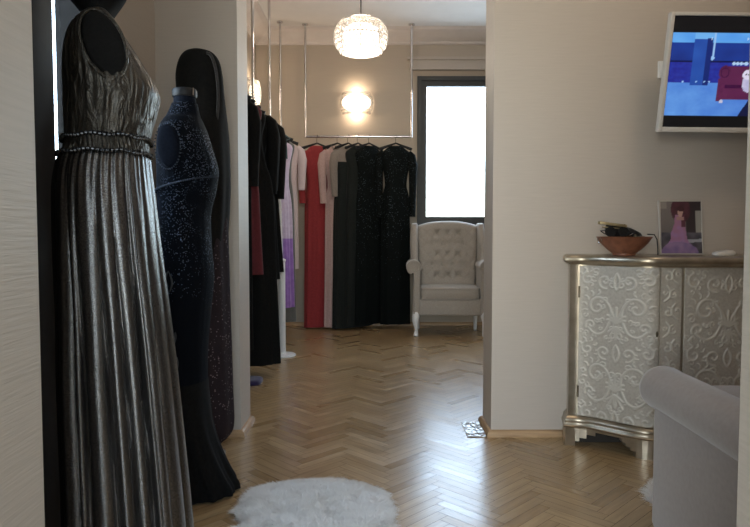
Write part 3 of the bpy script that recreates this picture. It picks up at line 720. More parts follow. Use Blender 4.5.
def sconce(label, loc, rz):
    t = thing('wall_sconce', label, 'lamp', loc, rz)          # wall at local y=0, room towards -y
    b = MB(); b.box((0, -.012, 0), (.12, .024, .12), bev=.004); b.build('backplate', M['chrome'], t)
    b = MB()
    rows = barrel(.18, .235, 8, .80)
    for j, (r_, z) in enumerate(rows):
        for k in range(24):
            a = -PI*(k+.25+.5*(j % 2))/24
            c = Vector((r_*math.cos(a), -.012+r_*.62*math.sin(a), z)); mm = Matrix.Rotation(a, 4, 'Z'); s_ = .034
            v = [b.bm.verts.new(c+mm @ Vector(q)) for q in ((0, s_*.42, 0), (0, -s_*.42, 0), (0, 0, s_*.6), (0, 0, -s_*.6), (s_*.3, 0, 0), (-s_*.3, 0, 0))]
            for x, y, z_ in ((0, 2, 4), (2, 1, 4), (1, 3, 4), (3, 0, 4), (2, 0, 5), (1, 2, 5), (3, 1, 5), (0, 3, 5)): b.bm.faces.new((v[x], v[y], v[z_]))
    b.build('crystal_shade', M['crystal'], t, smooth=False)
    b = MB()
    for z in (-.12, .12): b.tube([(.148*math.cos(-PI*k/24), -.012+.148*.62*math.sin(-PI*k/24), z) for k in range(25)], .004, 6)
    b.tube([(0, -.02, 0), (0, -.05, 0)], .01, 8); b.build('frame', M['chrome'], t)
    b = MB(); b.ell((0, -.066, 0), (.158, .046, .098), 28, 16); b.build('bulb_glass', M['glow2'], t)
    return t
sx, sz = -.205, 2.475
sconce('glowing crystal wall lamp above the far clothes rail', (sx, FY, sz), 0)
for q, (dx, dz) in enumerate(((0, .11), (0, -.11))): plight('sconce_bulb_light', (sx+dx, FY-.075, sz+dz*1.15), 1.8, (1, .76, .54), .008)
sconce('glowing crystal wall lamp on the left wall above the black garments', (FXL, 6.75, 2.50), R(90))
for dz in (.11, -.11): plight('sconce_bulb_light', (FXL+.08, 6.75, 2.50+dz), 1.5, (1, .76, .54), .008)

# ------------------------------------------------------------------ wingback armchair (far)
def rolled(path_xy, y0, y1, n=14): pass
def armchair(name, label, loc, rz, fab, legm, bh=1.17, tuft=True, wings=True, w=.80, d=.62, armz=.66, pipe=None):
    """faces local -y; origin on floor centre"""
    t = thing(name, label, 'armchair', loc, rz)
    hw = w/2; sf = -d/2; sb = d/2
    b = MB(); b.box((0, 0, .295), (w-.20, d-.02, .17), bev=.02); b.build('seat_base', fab, t)
    # seat cushion, puffed
    b = MB(); rows = []
    cw, cd = (w-.26)/2, (d-.10)/2
    for j, (z, s) in enumerate(((.375, .96), (.385, 1.0), (.43, 1.015), (.475, 1.0), (.492, .96), (.500, .85), (.506, .5), (.508, .1))):
        rows.append([Vector((cw*s*abs(math.cos(a))**.22*math.copysign(1, math.cos(a)), -.045+cd*s*abs(math.sin(a))**.22*math.copysign(1, math.sin(a)), z)) for a in [2*PI*(k+.5)/72 for k in range(72)]])
    b.rings(rows); cu = b.build('seat_cushion', fab, t)
    b = MB()
    for z in (.380, .482):
        b.tube([(cw*1.0*abs(math.cos(a))**.22*math.copysign(1, math.cos(a)), -.045+cd*1.0*abs(math.sin(a))**.22*math.copysign(1, math.sin(a)), z) for a in [2*PI*(k+.5)/72 for k in range(73)]], .005, 6, caps=False)
    b.build('piping', fab, cu)
    # back with tufts
    b = MB(); nu, nv = 60, 80; bw0, bw1 = (w-.28)/2, (w-.20)/2
    buttons = []
    if tuft:
        for r_, z in enumerate((.60, .71, .82, .93, 1.04)):
            for c_ in ([-.165, -.055, .055, .165] if r_ % 2 else [-.11, 0, .11]):
                buttons.append((c_, z))
    z0 = .42
    def ztop(x): return bh-.055*(abs(x)/bw1)**2.5
    def backp(u, v, off=0):
        wv = lerp(bw0, bw1, v); x = wv*(2*u-1); z = lerp(z0, ztop(x), v)
        lean = (z-z0)*.13
        e = min(1, min(u, 1-u)/.08); e2 = min(1, (1-v)/.06)
        y = sb-.20+lean+.05*(1-math.sqrt(max(0, 1-(1-e)**2)))+.05*(1-math.sqrt(max(0, 1-(1-e2)**2)))
        dsum = 0
        for bx, bz in buttons:
            dd = (x-bx)**2+(z-bz)**2; dsum += .026*math.exp(-dd/.0009)+.008*math.exp(-dd/.006)
        if tuft:  # diagonal pleats between buttons
            for s in (-1, 1):
                q = ((x*s+(z-.60)) / .11) % 1.0; q = min(q, 1-q); dsum += .007*math.exp(-(q/.09)**2)*(1 if .56 < z < 1.08 else 0)
        return Vector((x, y+dsum+off, z))
    fr = [[backp(i/nu, j/nv) for i in range(nu+1)] for j in range(nv+1)]
    rings_ = []
    for j in range(nv+1):
        row = fr[j]; zc = row[0].z; ln = (lerp(z0, ztop(0), j/nv)-z0)*.13
        yb = sb-.03+ln*.9
        rings_.append(row+[Vector((p.x, yb, p.z)) for p in reversed(row)])
    b.rings(rings_); bk = b.build('backrest', fab, t, ang=60)
    for bx, bz in buttons:
        y = sb-.20+(bz-z0)*.13+.024
        b = MB(); b.ell((bx, y, bz), (.010, .006, .010), 10, 6); b.build('button', fab, bk)
    # arms: upright panel with outward scroll
    for s in (-1, 1):
        b = MB(); r_ = .076
        ax = s*(hw-.066); az = armz-r_
        prof = [(s*(hw-.125), .22), (s*(hw-.125), az-.02)]
        for k in range(17):
            a = PI*.97-(PI*1.30)*k/16
            prof.append((ax+s*(-1)*math.cos(PI-a)*r_*(-1)*1.0 if False else ax-s*math.cos(PI-a)*r_*-1*-1, az+math.sin(a)*r_))
        prof += [(s*(hw-.062), az-.045), (s*(hw-.062), .22)]
        ys = [sf+.005, sf+.02, sf+.10, 0, sb-.10]
        rings_ = [[Vector((x, y, z)) for x, z in prof] for y in ys]
        b.rings(rings_); arm = b.build('arm', fab, t, ang=50)
        b = MB(); sp = []
        for k in range(26):
            a = PI*1.0-(PI*2.3)*k/25; rr_ = r_*(1-.45*k/25)-.004
            sp.append((ax+s*math.cos(a)*rr_*1.0, sf+.002, az+math.sin(a)*rr_))
        b.tube([(s*(hw-.122), sf+.002, .23), (s*(hw-.122), sf+.002, az-.03)]+sp, .0055, 6)
        b.tube([(s*(hw-.068), sf+.002, .23), (s*(hw-.068), sf+.002, az-.07)], .0055, 6); b.build('scroll_piping', pipe or fab, arm)
        if wings:
            b = MB(); rows = []
            for j in range(25):
                v = j/24; z = lerp(az+.03, bh-.035, v); dep = lerp(.30, .10, min(1, v*1.6)) if v < .35 else lerp(.21, .17, v)
                dep = .15+.15*(1-v)**2.2+.05*math.sin(PI*v)
                lean = (z-z0)*.13; yb = sb-.05+lean*.9; yf = yb-dep-.02
                xi = hw-.115; xo = hw-.045+.012*math.sin(PI*v)
                ring = []
                for k in range(20):
                    a = 2*PI*k/20
                    ring.append(Vector((s*((xi+xo)/2+(xo-xi)/2*abs(math.cos(a))**.7*math.copysign(1, math.cos(a))), (yb+yf)/2+(yb-yf)/2*abs(math.sin(a))**.6*math.copysign(1, math.sin(a)), z)))
                rows.append(ring)
            top_ = rows[-1]; c_ = sum(top_, Vector())/len(top_)
            rows.append([c_+(p-c_)*.6+Vector((0, 0, .012)) for p in top_])
            b.rings(rows); b.build('wing', fab, t)
    # cabriole legs
    for s in (-1, 1):
        b = MB()
        pts = [(s*(hw-.09), sf+.04, .24), (s*(hw-.085), sf+.022, .20), (s*(hw-.08), sf+.012, .15), (s*(hw-.088), sf+.03, .09), (s*(hw-.09), sf+.036, .05), (s*(hw-.086), sf+.02, .02), (s*(hw-.085), sf+.012, .001)]
        b.tube(pts, .02, 12, rs=[.036, .038, .031, .019, .016, .024, .022]); b.build('leg', legm, t)
        b = MB(); b.tube([(s*(hw-.12), sb-.06, .24), (s*(hw-.12), sb-.05, .12), (s*(hw-.12), sb-.03, .001)], .02, 10, rs=[.028, .022, .017]); b.build('leg', legm, t)
    return t
armchair('wingback_armchair', 'greige tufted wingback armchair with white curved legs under the window', (.765, 6.655, 0), R(-2), M['chairfab'], M['whitelac'], w=.86, d=.54, armz=.77)

# ------------------------------------------------------------------ near armchair, right: grey velvet, facing away
t = thing('velvet_armchair', 'grey velvet armchair with a fat rolled arm in the right foreground', 'armchair', (1.395, 1.95, -.0), 0)
# local: arm axis along y, outer side towards -x; front at +y
def nearm(s):
    b = MB(); r_ = .082; ax, az = s*.375, .500
    rows = []
    for y, sc in ((.300, .80), (.307, .93), (.300, 1.0), (.28, 1.02), (.22, 1.0), (0, 1.0), (-.30, 1.02), (-.42, 1.02)):
        rows.append([Vector((ax+r_*sc*math.cos(2*PI*k/36), y if sc != .8 else .308, az+r_*.94*sc*math.sin(2*PI*k/36))) for k in range(36)])
    b.rings(rows); a = b.build('arm_roll', M['velvet'], t, ang=60)
    b = MB(); b.box((s*.365, -.075, .25), (.13, .65, .46), bev=.022); p = b.build('side_panel', M['velvet'], t)
    b = MB(); pts = [(s*.432, .24-.62*k/20, .448) for k in range(21)]; b.tube(pts, .004, 6); b.build('under_arm_seam', M['velvet'], p)
    return a
nearm(-1); nearm(1)
b = MB(); b.box((0, .04, .22), (.60, .68, .26), bev=.02); b.build('seat_base', M['velvet'], t)
b = MB(); b.box((0, .08, .42), (.56, .62, .15), bev=.045); b.build('seat_cushion', M['velvet'], t)
b = MB(); rows = []
for z, y, h_, wd in ((.10, -.42, .10, .40), (.45, -.42, .10, .42), (.75, -.46, .09, .42), (.92, -.50, .075, .41), (.975, -.51, .05, .39)):
    rows.append([Vector((wd*abs(math.cos(a))**.3*math.copysign(1, math.cos(a)), y+h_*abs(math.sin(a))**.5*math.copysign(1, math.sin(a)), z)) for a in [2*PI*(k+.5)/56 for k in range(56)]])
b.rings(cr_rows if False else rows); b.build('backrest', M['velvet'], t, ang=60)
b = MB(); b.tube([(-.452, -.333, .53), (-.460, -.338, .49), (-.455, -.345, .45), (-.434, -.35, .40), (-.434, -.34, .33)], .0035, 8); tag(b.build('piping', M['seam'], t), 'thin dark cord')
for sx_ in (-1, 1):
    for yy in (.31, -.40):
        b = MB(); b.tube([(sx_*.33, yy, .09), (sx_*.33, yy, .001)], .02, 12, rs=[.028, .018]); b.build('leg', M['darkgap'], t)

# ------------------------------------------------------------------ sideboard
CX0, CXM, CXE = .955, 1.295, 2.685      # left end, start of flat centre, right end
CYE, CYC = 3.125, 2.915
XS = (CX0+CXE)/2
def sst(u): u = max(0, min(1, u)); return u*u*(3-2*u)
def fy(x):
    if x > XS: x = 2*XS-x
    u = (x-CX0)/(CXM-CX0)
    return lerp(CYE, CYC, sst((u-.06)/.94))
def outline(off, step=.02):
    xs = list(np.arange(CX0, CXE+.0001, step)); xs[-1] = CXE
    P = [Vector((x, fy(x))) for x in xs]; out = []
    for i, p in enumerate(P):
        d_ = (P[min(i+1, len(P)-1)]-P[max(i-1, 0)]).normalized(); n_ = Vector((d_.y, -d_.x)); out.append(p+n_*off)
    out = [Vector((CX0-off+.03, YW-.004))]+[Vector((CX0-off, fy(CX0)-off*.7))]+out[1:-1]+[Vector((CXE+off, fy(CXE)-off*.7)), Vector((CXE+off-.03, YW-.004))]
    return out
cab = thing('sideboard', 'silver-gilt serpentine sideboard with embossed scroll doors under the television', 'sideboard', (0, 0, 0))
b = MB(); o1 = outline(0)
b.rings([[Vector((p.x, p.y, z)) for p in o1] for z in (.135, .90)]); b.build('carcass', M['gold'], cab, ang=30)
b = MB(); rr = []
for off, z in ((.008, .893), (.012, .900), (.026, .903), (.030, .907), (.032, .918), (.030, .929), (.024, .936), (.018, .939), (.010, .940)):
    rr.append([Vector((p.x, p.y, z)) for p in outline(off)])
b.rings(rr); b.build('top', M['gold'], cab, ang=60)
b = MB(); rr = []
for off, z in ((.018, .088), (.026, .092), (.028, .100), (.022, .106), (.022, .112), (.017, .118), (.019, .126), (.014, .134), (.006, .142), (.002, .146)):
    rr.append([Vector((p.x, p.y, z)) for p in outline(off)])
b.rings(rr); b.build('base_moulding', M['gold'], cab, ang=50)
def footz(x):
    if x > XS: x = 2*XS-x
    pts = [(0, .0), (.985, .022), (1.005, .040), (1.035, .060), (1.070, .078), (1.165, .062), (1.178, .045), (1.195, .030), (1.215, .0)]
    z = 0
    for a, v in pts:
        if x >= a: z = v
    if x > 1.38: z = .078
    if x > 1.38 and x < 1.41: z = .04
    return z
b = MB()
segs = [CX0-.018, .985, 1.005, 1.035, 1.07, 1.165, 1.178, 1.195, 1.215, 1.38, 1.41]
segs = segs+[2*XS-x for x in reversed(segs)]
for a, c in zip(segs[:-1], segs[1:]):
    k = max(1, int((c-a)/.02)); zb = footz((a+c)/2)
    xs = [a+(c-a)*i/k for i in range(k+1)]
    def fo(x, off):
        xc_ = min(max(x, CX0), CXE); return fy(xc_)-off
    b.rings([[Vector((x, fo(x, .018), zb)), Vector((x, fo(x, .018), .095)), Vector((x, fo(x, -.02), .095)), Vector((x, fo(x, -.02), zb))] for x in xs])
for x in (CX0-.0085, CXE+.0085):
    sg_ = 1 if x < XS else -1; b.box((x+sg_*.012, 3.175, .047), (.019, .10, .094), rz=R(-sg_*13))
b.build('bracket_feet', M['gold'], cab, smooth=False)
b = MB(); b.rings([[Vector((p.x, p.y, z)) for p in outline(-.03)] for z in (.09, .134)]); b.box((XS, 3.16, .046), (CXE-CX0-.06, .02, .088)); b.build('underside_shade', M['darkgap'], cab, smooth=False)  # dark panel added behind the feet, shade put into its colour

# embossed relief
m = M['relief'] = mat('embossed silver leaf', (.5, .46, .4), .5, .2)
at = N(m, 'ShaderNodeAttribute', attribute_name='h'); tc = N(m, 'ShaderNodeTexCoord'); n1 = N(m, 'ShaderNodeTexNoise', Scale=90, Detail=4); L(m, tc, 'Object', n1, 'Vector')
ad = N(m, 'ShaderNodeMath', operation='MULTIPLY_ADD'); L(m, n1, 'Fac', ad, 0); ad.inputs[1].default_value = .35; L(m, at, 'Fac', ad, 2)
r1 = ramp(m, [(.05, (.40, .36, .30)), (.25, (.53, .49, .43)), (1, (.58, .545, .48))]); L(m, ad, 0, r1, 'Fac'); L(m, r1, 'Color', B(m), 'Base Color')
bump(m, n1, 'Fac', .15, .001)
def spiral(cx, cy, r0, turns, a0, sgn, shrink=.85, npt=40):
    out = []
    for k in range(npt):
        u = k/(npt-1); a = a0+sgn*2*PI*turns*u; r_ = r0*(1-shrink*u); out.append((cx+r_*math.cos(a), cy+r_*math.sin(a)))
    return out
def bez(p0, p1, p2, npt=22): return [((1-t)**2*p0[0]+2*t*(1-t)*p1[0]+t*t*p2[0], (1-t)**2*p0[1]+2*t*(1-t)*p1[1]+t*t*p2[1]) for t in [k/(npt-1) for k in range(npt)]]
def motif(W2, H):
    S = []   # (points, width)
    def sym(pts, w_): S.append((pts, w_)); S.append(([(-x, y) for x, y in pts], w_))
    k = W2/.19
    for cy in (H*.22, H*.66):
        # big heart-shaped scrolls
        sym(spiral(.095*k, cy+.055, .052*k, 1.15, R(150), -1), .006)
        sym(bez((.05*k, cy+.08), (.0, cy+.03), (.055*k, cy-.06)), .006)
        sym(bez((.055*k, cy-.06), (.10*k, cy-.10), (.14*k, cy-.05)), .006)
        sym(spiral(.13*k, cy-.035, .028*k, 1.0, R(-30), 1), .005)
        # palmette
        for i, a in enumerate((90, 65, 42, 20)):
            l_ = .075-.010*i
            q = bez((0, cy-.02), (l_*.5*math.cos(R(a))+.004*i, cy-.02+l_*.7*math.sin(R(a))+.01), (l_*math.cos(R(a)), cy-.02+l_*math.sin(R(a))))
            sym(q, .0062)
        for i, a in enumerate((-90, -60, -35)):
            l_ = .06-.008*i; sym(bez((0, cy-.035), (l_*.4*math.cos(R(a))+.01, cy-.035+l_*.6*math.sin(R(a))), (l_*math.cos(R(a)), cy-.035+l_*math.sin(R(a)))), .0055)
        S.append(([(.012*math.cos(a), cy-.028+.014*math.sin(a)) for a in [2*PI*i/16 for i in range(17)]], .003))
        # leaf tips outside
        for i in range(5):
            a = R(-20+28*i); sym(bez((.095*k+.058*k*math.cos(a), cy+.055+.058*k*math.sin(a)), (.095*k+.07*k*math.cos(a+.2), cy+.055+.07*k*math.sin(a+.2)), (.095*k+.082*k*math.cos(a+.05), cy+.055+.082*k*math.sin(a+.05)), 10), .0042)
    for cy in (H*.44, H*.90, H*.01):
        sym(spiral(.06*k, cy, .036*k, 1.2, R(-100), 1), .0055)
        sym(spiral(.145*k, cy+.012, .034*k, 1.1, R(80), -1), .005)
        sym(bez((0, cy+.04), (.03*k, cy+.0), (.0, cy-.04)), .005)
        for i in range(4):
            a = R(30+40*i); sym(bez((.145*k+.036*math.cos(a), cy+.012+.036*math.sin(a)), (.145*k+.045*math.cos(a+.3), cy+.012+.045*math.sin(a+.3)), (.145*k+.054*math.cos(a), cy+.012+.054*math.sin(a)), 8), .004)
    rnd = random.Random(4)
    for i in range(46):
        x, y = rnd.uniform(.01, W2*.95), rnd.uniform(.02, H-.02); a = rnd.uniform(0, 6.3)
        sym(spiral(x, y, rnd.uniform(.009, .017), .75, a, rnd.choice((-1, 1)), .7, 12), .0034)
    return S
def relief_panel(name, xa, xb, z0, z1, off, depth, parent, S=None, step=.003, lbl=None):
    nx = int((xb-xa)/step)+1; nz_ = int((z1-z0)/step)+1
    # arc length parametrisation across the curved front
    fx = np.linspace(xa, xb, 400); ff = np.array([fy(x) for x in fx]); arc = np.concatenate([[0], np.cumsum(np.hypot(np.diff(fx), np.diff(ff)))])
    Lc = arc[-1]; us = np.linspace(0, Lc, nx); xs = np.interp(us, arc, fx)
    W2 = Lc/2; H = z1-z0
    S = motif(W2, H) if S is None else S(W2, H)
    U, V = np.meshgrid(us-W2, np.linspace(0, H, nz_)); Hh = np.zeros_like(U)
    for pts, w_ in S:
        P = np.array(pts); mnx, mxx, mny, mxy = P[:, 0].min()-.012, P[:, 0].max()+.012, P[:, 1].min()-.012, P[:, 1].max()+.012
        ii = np.where((U[0] >= mnx) & (U[0] <= mxx))[0]; jj = np.where((V[:, 0] >= mny) & (V[:, 0] <= mxy))[0]
        if len(ii) == 0 or len(jj) == 0: continue
        sl = np.s_[jj[0]:jj[-1]+1, ii[0]:ii[-1]+1]; u_, v_ = U[sl], V[sl]; d2 = np.full(u_.shape, 9.)
        for (ax, ay), (bx, by) in zip(P[:-1], P[1:]):
            dx, dy = bx-ax, by-ay; l2 = dx*dx+dy*dy+1e-12; tt = np.clip(((u_-ax)*dx+(v_-ay)*dy)/l2, 0, 1); d2 = np.minimum(d2, (u_-ax-tt*dx)**2+(v_-ay-tt*dy)**2)
        hh = np.sqrt(np.clip(1-d2/(w_*w_), 0, 1)); Hh[sl] = np.maximum(Hh[sl], hh)
    bm = bmesh.new(); hl = bm.verts.layers.float.new('h'); g_ = []
    for j in range(nz_):
        row = []
        for i in range(nx):
            x = xs[i]; s_ = (fy(x+.001)-fy(x-.001))/.002; nl = math.hypot(1, s_); nxv, nyv = s_/nl, -1/nl
            edge_ = i in (0, nx-1) or j in (0, nz_-1); h_ = 0 if edge_ else Hh[j, i]
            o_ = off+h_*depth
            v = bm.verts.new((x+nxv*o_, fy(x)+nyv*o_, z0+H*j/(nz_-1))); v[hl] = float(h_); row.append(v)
        g_.append(row)
    for j in range(nz_-1):
        for i in range(nx-1): bm.faces.new((g_[j][i], g_[j][i+1], g_[j+1][i+1], g_[j+1][i]))
    # rim back to the carcass
    loop = g_[0]+[r_[-1] for r_ in g_[1:]]+list(reversed(g_[-1][:-1]))+[r_[0] for r_ in reversed(g_[1:-1])]
    back = []
    for v in loop:
        x = min(max(v.co.x, xa), xb); s_ = (fy(x+.001)-fy(x-.001))/.002; nl = math.hypot(1, s_)
        q = bm.verts.new((v.co.x-(s_/nl)*(off-.0005), v.co.y+(1/nl)*(off-.0005), v.co.z)); q[hl] = 0.; back.append(q)
    for i in range(len(loop)):
        j = (i+1) % len(loop); bm.faces.new((loop[i], back[i], back[j], loop[j]))
    bmesh.ops.recalc_face_normals(bm, faces=bm.faces[:])
    me = bpy.data.meshes.new(name); bm.to_mesh(me); bm.free(); me.materials.append(M['relief'])
    for p in me.polygons: p.use_smooth = True
    o = bpy.data.objects.new(name, me); C.objects.link(o); o.parent = parent; return o
DZ0, DZ1 = .150, .888
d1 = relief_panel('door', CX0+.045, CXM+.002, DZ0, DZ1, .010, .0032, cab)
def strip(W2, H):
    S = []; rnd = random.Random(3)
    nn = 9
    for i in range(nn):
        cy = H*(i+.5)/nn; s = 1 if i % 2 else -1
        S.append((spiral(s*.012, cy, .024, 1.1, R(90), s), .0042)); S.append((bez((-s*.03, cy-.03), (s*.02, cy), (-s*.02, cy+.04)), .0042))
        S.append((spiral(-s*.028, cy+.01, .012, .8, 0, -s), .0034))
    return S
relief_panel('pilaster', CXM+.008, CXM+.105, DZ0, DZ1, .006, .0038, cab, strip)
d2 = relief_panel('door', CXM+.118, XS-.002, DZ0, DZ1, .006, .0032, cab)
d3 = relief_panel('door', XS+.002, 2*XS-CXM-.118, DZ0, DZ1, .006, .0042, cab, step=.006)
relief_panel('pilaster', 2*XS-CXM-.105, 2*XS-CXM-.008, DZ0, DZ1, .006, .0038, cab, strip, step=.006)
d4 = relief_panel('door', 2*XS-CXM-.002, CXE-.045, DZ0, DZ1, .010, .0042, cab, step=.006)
for z in (.76, .27):
    b = MB(); x = CX0+.042; b.tube([(x, fy(x)-.010, z-.028), (x, fy(x)-.010, z+.028)], .005, 8); b.build('hinge', M['brassdark'] if 'brassdark' in M else M.setdefault('brassdark', mat('aged brass', (.10, .08, .05), .45, .7)), d1)
b = MB(); x = CXM-.008; b.ell((x, fy(x)-.014, .585), (.006, .004, .014), 12, 8); b.build('keyhole_plate', M['brassdark'], d1)

# ------------------------------------------------------------------ things on the sideboard
ZT = .9402
bx_, by_ = (624-375)/640*3.02, 3.02
t = thing('bowl', 'reddish brown shallow bowl holding keys and glasses on the sideboard', 'bowl', (bx_, by_, ZT))
b = MB(); b.lathe([(.048, .0), (.052, .004), (.052, .010), (.075, .028), (.105, .058), (.124, .086), (.127, .089), (.123, .089), (.10, .060), (.07, .033), (.045, .018), (.01, .014)], n=44); b.build('bowl_body', M['terracotta'], t)
# sunglasses
t = thing('sunglasses', 'dark folded sunglasses lying across the bowl rim', 'glasses', (bx_-.055, by_-.055, ZT+.112), R(10))
for s, ln in ((-1, 0), (1, 0)):
    b = MB(); b.tube([(s*.033+.025*math.cos(2*PI*k/24), 0, .020*math.sin(2*PI*k/24)) for k in range(25)], .003, 6, caps=False); rim = b.build('rim', M['blackplastic'], t)
    b = MB(); b.ell((s*.033, 0, 0), (.024, .002, .019), 16, 8); b.build('lens', M['blackplastic'], rim)
    b = MB(); b.tube([(s*.058, 0, .006), (s*.060, .04, .004), (s*.05+.04, .085, -.012)], .0025, 6); b.build('temple', M['blackplastic'], t)
b = MB(); b.tube([(-.009, 0, .004), (0, 0, .008), (.009, 0, .004)], .0025, 6); b.build('bridge', M['blackplastic'], t)
# brass-coloured clip case
t = thing('hair_clip', 'tan and brass long clip perched on top of the sunglasses', 'clip', (bx_-.068, by_-.03, ZT+.146), R(-4))
b = MB(); b.box((0, 0, 0), (.125, .036, .013), ry=R(8), bev=.002); b.build('plate', M['brass'], t)
b = MB(); b.box((.004, 0, -.016), (.10, .020, .006), ry=R(5), bev=.002); b.build('lower_jaw', M['brass'], t)
b = MB(); b.tube([(.052, -.012, -.020), (.056, 0, -.002), (.052, .012, -.020)], .004, 6); b.build('spring', M['blackplastic'], t)
# keys
t = thing('key_ring', 'bunch of dark keys heaped in the bowl', 'keys', (bx_+.015, by_-.02, ZT+.075))
b = MB(); b.tube([(.018*math.cos(2*PI*k/20), .014*math.sin(2*PI*k/20), .022+.010*math.cos(2*PI*k/20)) for k in range(21)], .0016, 6, caps=False); b.build('ring', M['chrome'], t)
for i in range(5):
    a = R(-60+60*i+10); b = MB(); c0 = Vector((.012*math.cos(a), .01*math.sin(a), .018)); d_ = Vector((math.cos(a), .6*math.sin(a), -.12+.05*(i % 2)))
    b.tube([c0+d_*s for s in (.012, .018, .026, .03)], .010, 8, rs=[.004, .010, .009, .003], flat=.25); b.tube([c0+d_*.03, c0+d_*.066], .003, 6); b.build('key', [M['brassdark'], M['chrome']][i % 2], t)
t = thing('pouch', 'small black leather pouch slumped inside the bowl', 'pouch', (bx_+.005, by_+.02, ZT+.066))
b = MB(); rr = []
for z, s in ((0, .6), (.01, .9), (.02, 1), (.030, .9), (.037, .5), (.038, .1)):
    rr.append([Vector((.092*s*math.cos(a)+.004*math.sin(3*a), .05*s*math.sin(a), z*1.5+.012-.022*s*math.cos(a)+.004*math.sin(5*a)*s)) for a in [2*PI*k/32 for k in range(32)]])
b.rings(rr); b.build('pouch_body', M['blackplastic'], t)
b = MB(); b.tube([(.095, -.04, .034), (.122, -.055, .032), (.133, -.058, .010), (.138, -.058, -.03), (.140, -.055, -.0625)], .0025, 6); b.build('strap', M['blackplastic'], t)
# trinket on left of bowl
t = thing('earring', 'small silver earring dangling over the left rim of the bowl', 'earring', (bx_-.128, by_-.035, ZT+.075))
b = MB(); b.tube([(.010*math.cos(2*PI*k/16), 0, .010*math.sin(2*PI*k/16)) for k in range(17)], .0016, 6, caps=False); b.ell((-.002, 0, -.015), (.005, .004, .006), 10, 8); b.build('hoop', M['chrome'], t)

def picture(name, w_, h_, nx, ny, fn, emit, parent, strength=1, yoff=0):
    """flat coloured image in the local xz plane facing -y"""
    bm = bmesh.new(); cl = bm.loops.layers.float_color.new('col')
    vs_ = [[bm.verts.new((w_*(i/nx-.5), yoff, h_*(j/ny-.5))) for i in range(nx+1)] for j in range(ny+1)]
    for j in range(ny):
        for i in range(nx):
            f = bm.faces.new((vs_[j][i], vs_[j][i+1], vs_[j+1][i+1], vs_[j+1][i]))
            for lp, (a, c) in zip(f.loops, ((i, j), (i+1, j), (i+1, j+1), (i, j+1))):
                lp[cl] = (*fn(a/nx, c/ny), 1)
    me = bpy.data.meshes.new(name); bm.to_mesh(me); bm.free()
    m = mat(name+' image', (.1, .1, .1), .3); at = N(m, 'ShaderNodeAttribute', attribute_name='col')
    if emit:
        L(m, at, 'Color', B(m), 'Emission Color'); B(m).inputs['Emission Strength'].default_value = strength; B(m).inputs['Base Color'].default_value = (.005, .005, .006, 1)
        B(m).inputs['Roughness'].default_value = .25
    else: L(m, at, 'Color', B(m), 'Base Color')
    me.materials.append(m); o = bpy.data.objects.new(name, me); C.objects.link(o); o.parent = parent; return o
def sRGB(r, g, b_): return tuple(((c/255)/12.92 if c/255 <= .04045 else ((c/255+.055)/1.055)**2.4) for c in (r, g, b_))
def mixc(a, b_, t): t = max(0, min(1, t)); return tuple(x+(y-x)*t for x, y in zip(a, b_))
def inell(x, y, cx, cy, rx, ry): return ((x-cx)/rx)**2+((y-cy)/ry)**2
# framed photo
def photo(u, v):
    y = 1-v
    c = sRGB(118, 108, 104)
    c = mixc(c, sRGB(92, 88, 84), y)
    nzv = noise.noise(Vector((u*7, v*9, 1)))
    if u > .62: c = sRGB(52, 44, 46)
    if u > .86 and .18 < y < .62: c = sRGB(150, 146, 138)
    if y > .60: c = mixc(sRGB(62, 60, 66), sRGB(96, 92, 100), (nzv+.4))
    if y > .72 and u > .62 and abs(y-.80+.05*u) < .03: c = sRGB(150, 150, 156)
    # red-brown hair/drape, gown
    if inell(u, y, .50, .16, .24, .26) < 1: c = mixc(sRGB(84, 48, 56), sRGB(60, 36, 44), nzv+.5)
    gw = .10+.30*max(0, (y-.28))**1.3*1.2+.03*nzv
    if y > .26 and abs(u-(.47-.04*y)) < gw: c = mixc(sRGB(150, 108, 134), sRGB(150, 118, 162), (y-.5)*2+nzv*.8)
    if y > .76 and inell(u, y, .45, 1.0, .46, .22+.03*nzv) < 1: c = mixc(sRGB(110, 92, 136), sRGB(140, 116, 148), nzv+.5)
    if .24 < y < .5 and abs(u-.56) < .045: c = sRGB(88, 50, 62)
    if inell(u, y, .49, .215, .062, .085) < 1: c = sRGB(178, 142, 130)
    if inell(u, y, .50, .14, .09, .05) < 1: c = sRGB(66, 38, 42)
    if .29 < y < .36 and abs(u-.49) < .09: c = sRGB(160, 124, 118)
    if y < .14 and u < .16: c = sRGB(138, 130, 122)
    return c
fw, fh = .205, .262
t = thing('picture_frame', 'framed photo of a person in a long pink gown, leaning on the sideboard', 'picture frame', ((680-375)/640*3.06, 3.06, ZT), R(-2))
hold = bpy.data.objects.new('photo_panel', None)
bpy.data.objects.remove(hold)
fz = fh/2
tilt = R(-7)
def tl(o, c=(0, 0, .132)): o.location = c; o.rotation_euler = (tilt, 0, 0)
tl(picture('photo_print', fw-.014, fh-.014, 60, 76, photo, False, t, yoff=-.0065))
b = MB(); b.box((-fw/2+.004, 0, 0), (.008, .016, fh), bev=.001); b.box((fw/2-.003, 0, 0), (.006, .014, fh), bev=.001); b.box((0, 0, fh/2-.0035), (fw-.014, .014, .007)); b.box((0, 0, -fh/2+.0035), (fw-.014, .014, .007)); tl(b.build('frame', M.setdefault('framesilver', mat('silver frame', (.55, .52, .47), .3, .6)), t))
b = MB(); b.box((0, .003, 0), (fw-.012, .007, fh-.012)); tl(b.build('back_board', M['blackplastic'], t))
b = MB(); b.box((0, .07, .085), (.05, .004, .175), rx=R(18)); b.build('easel', M['blackplastic'], t)
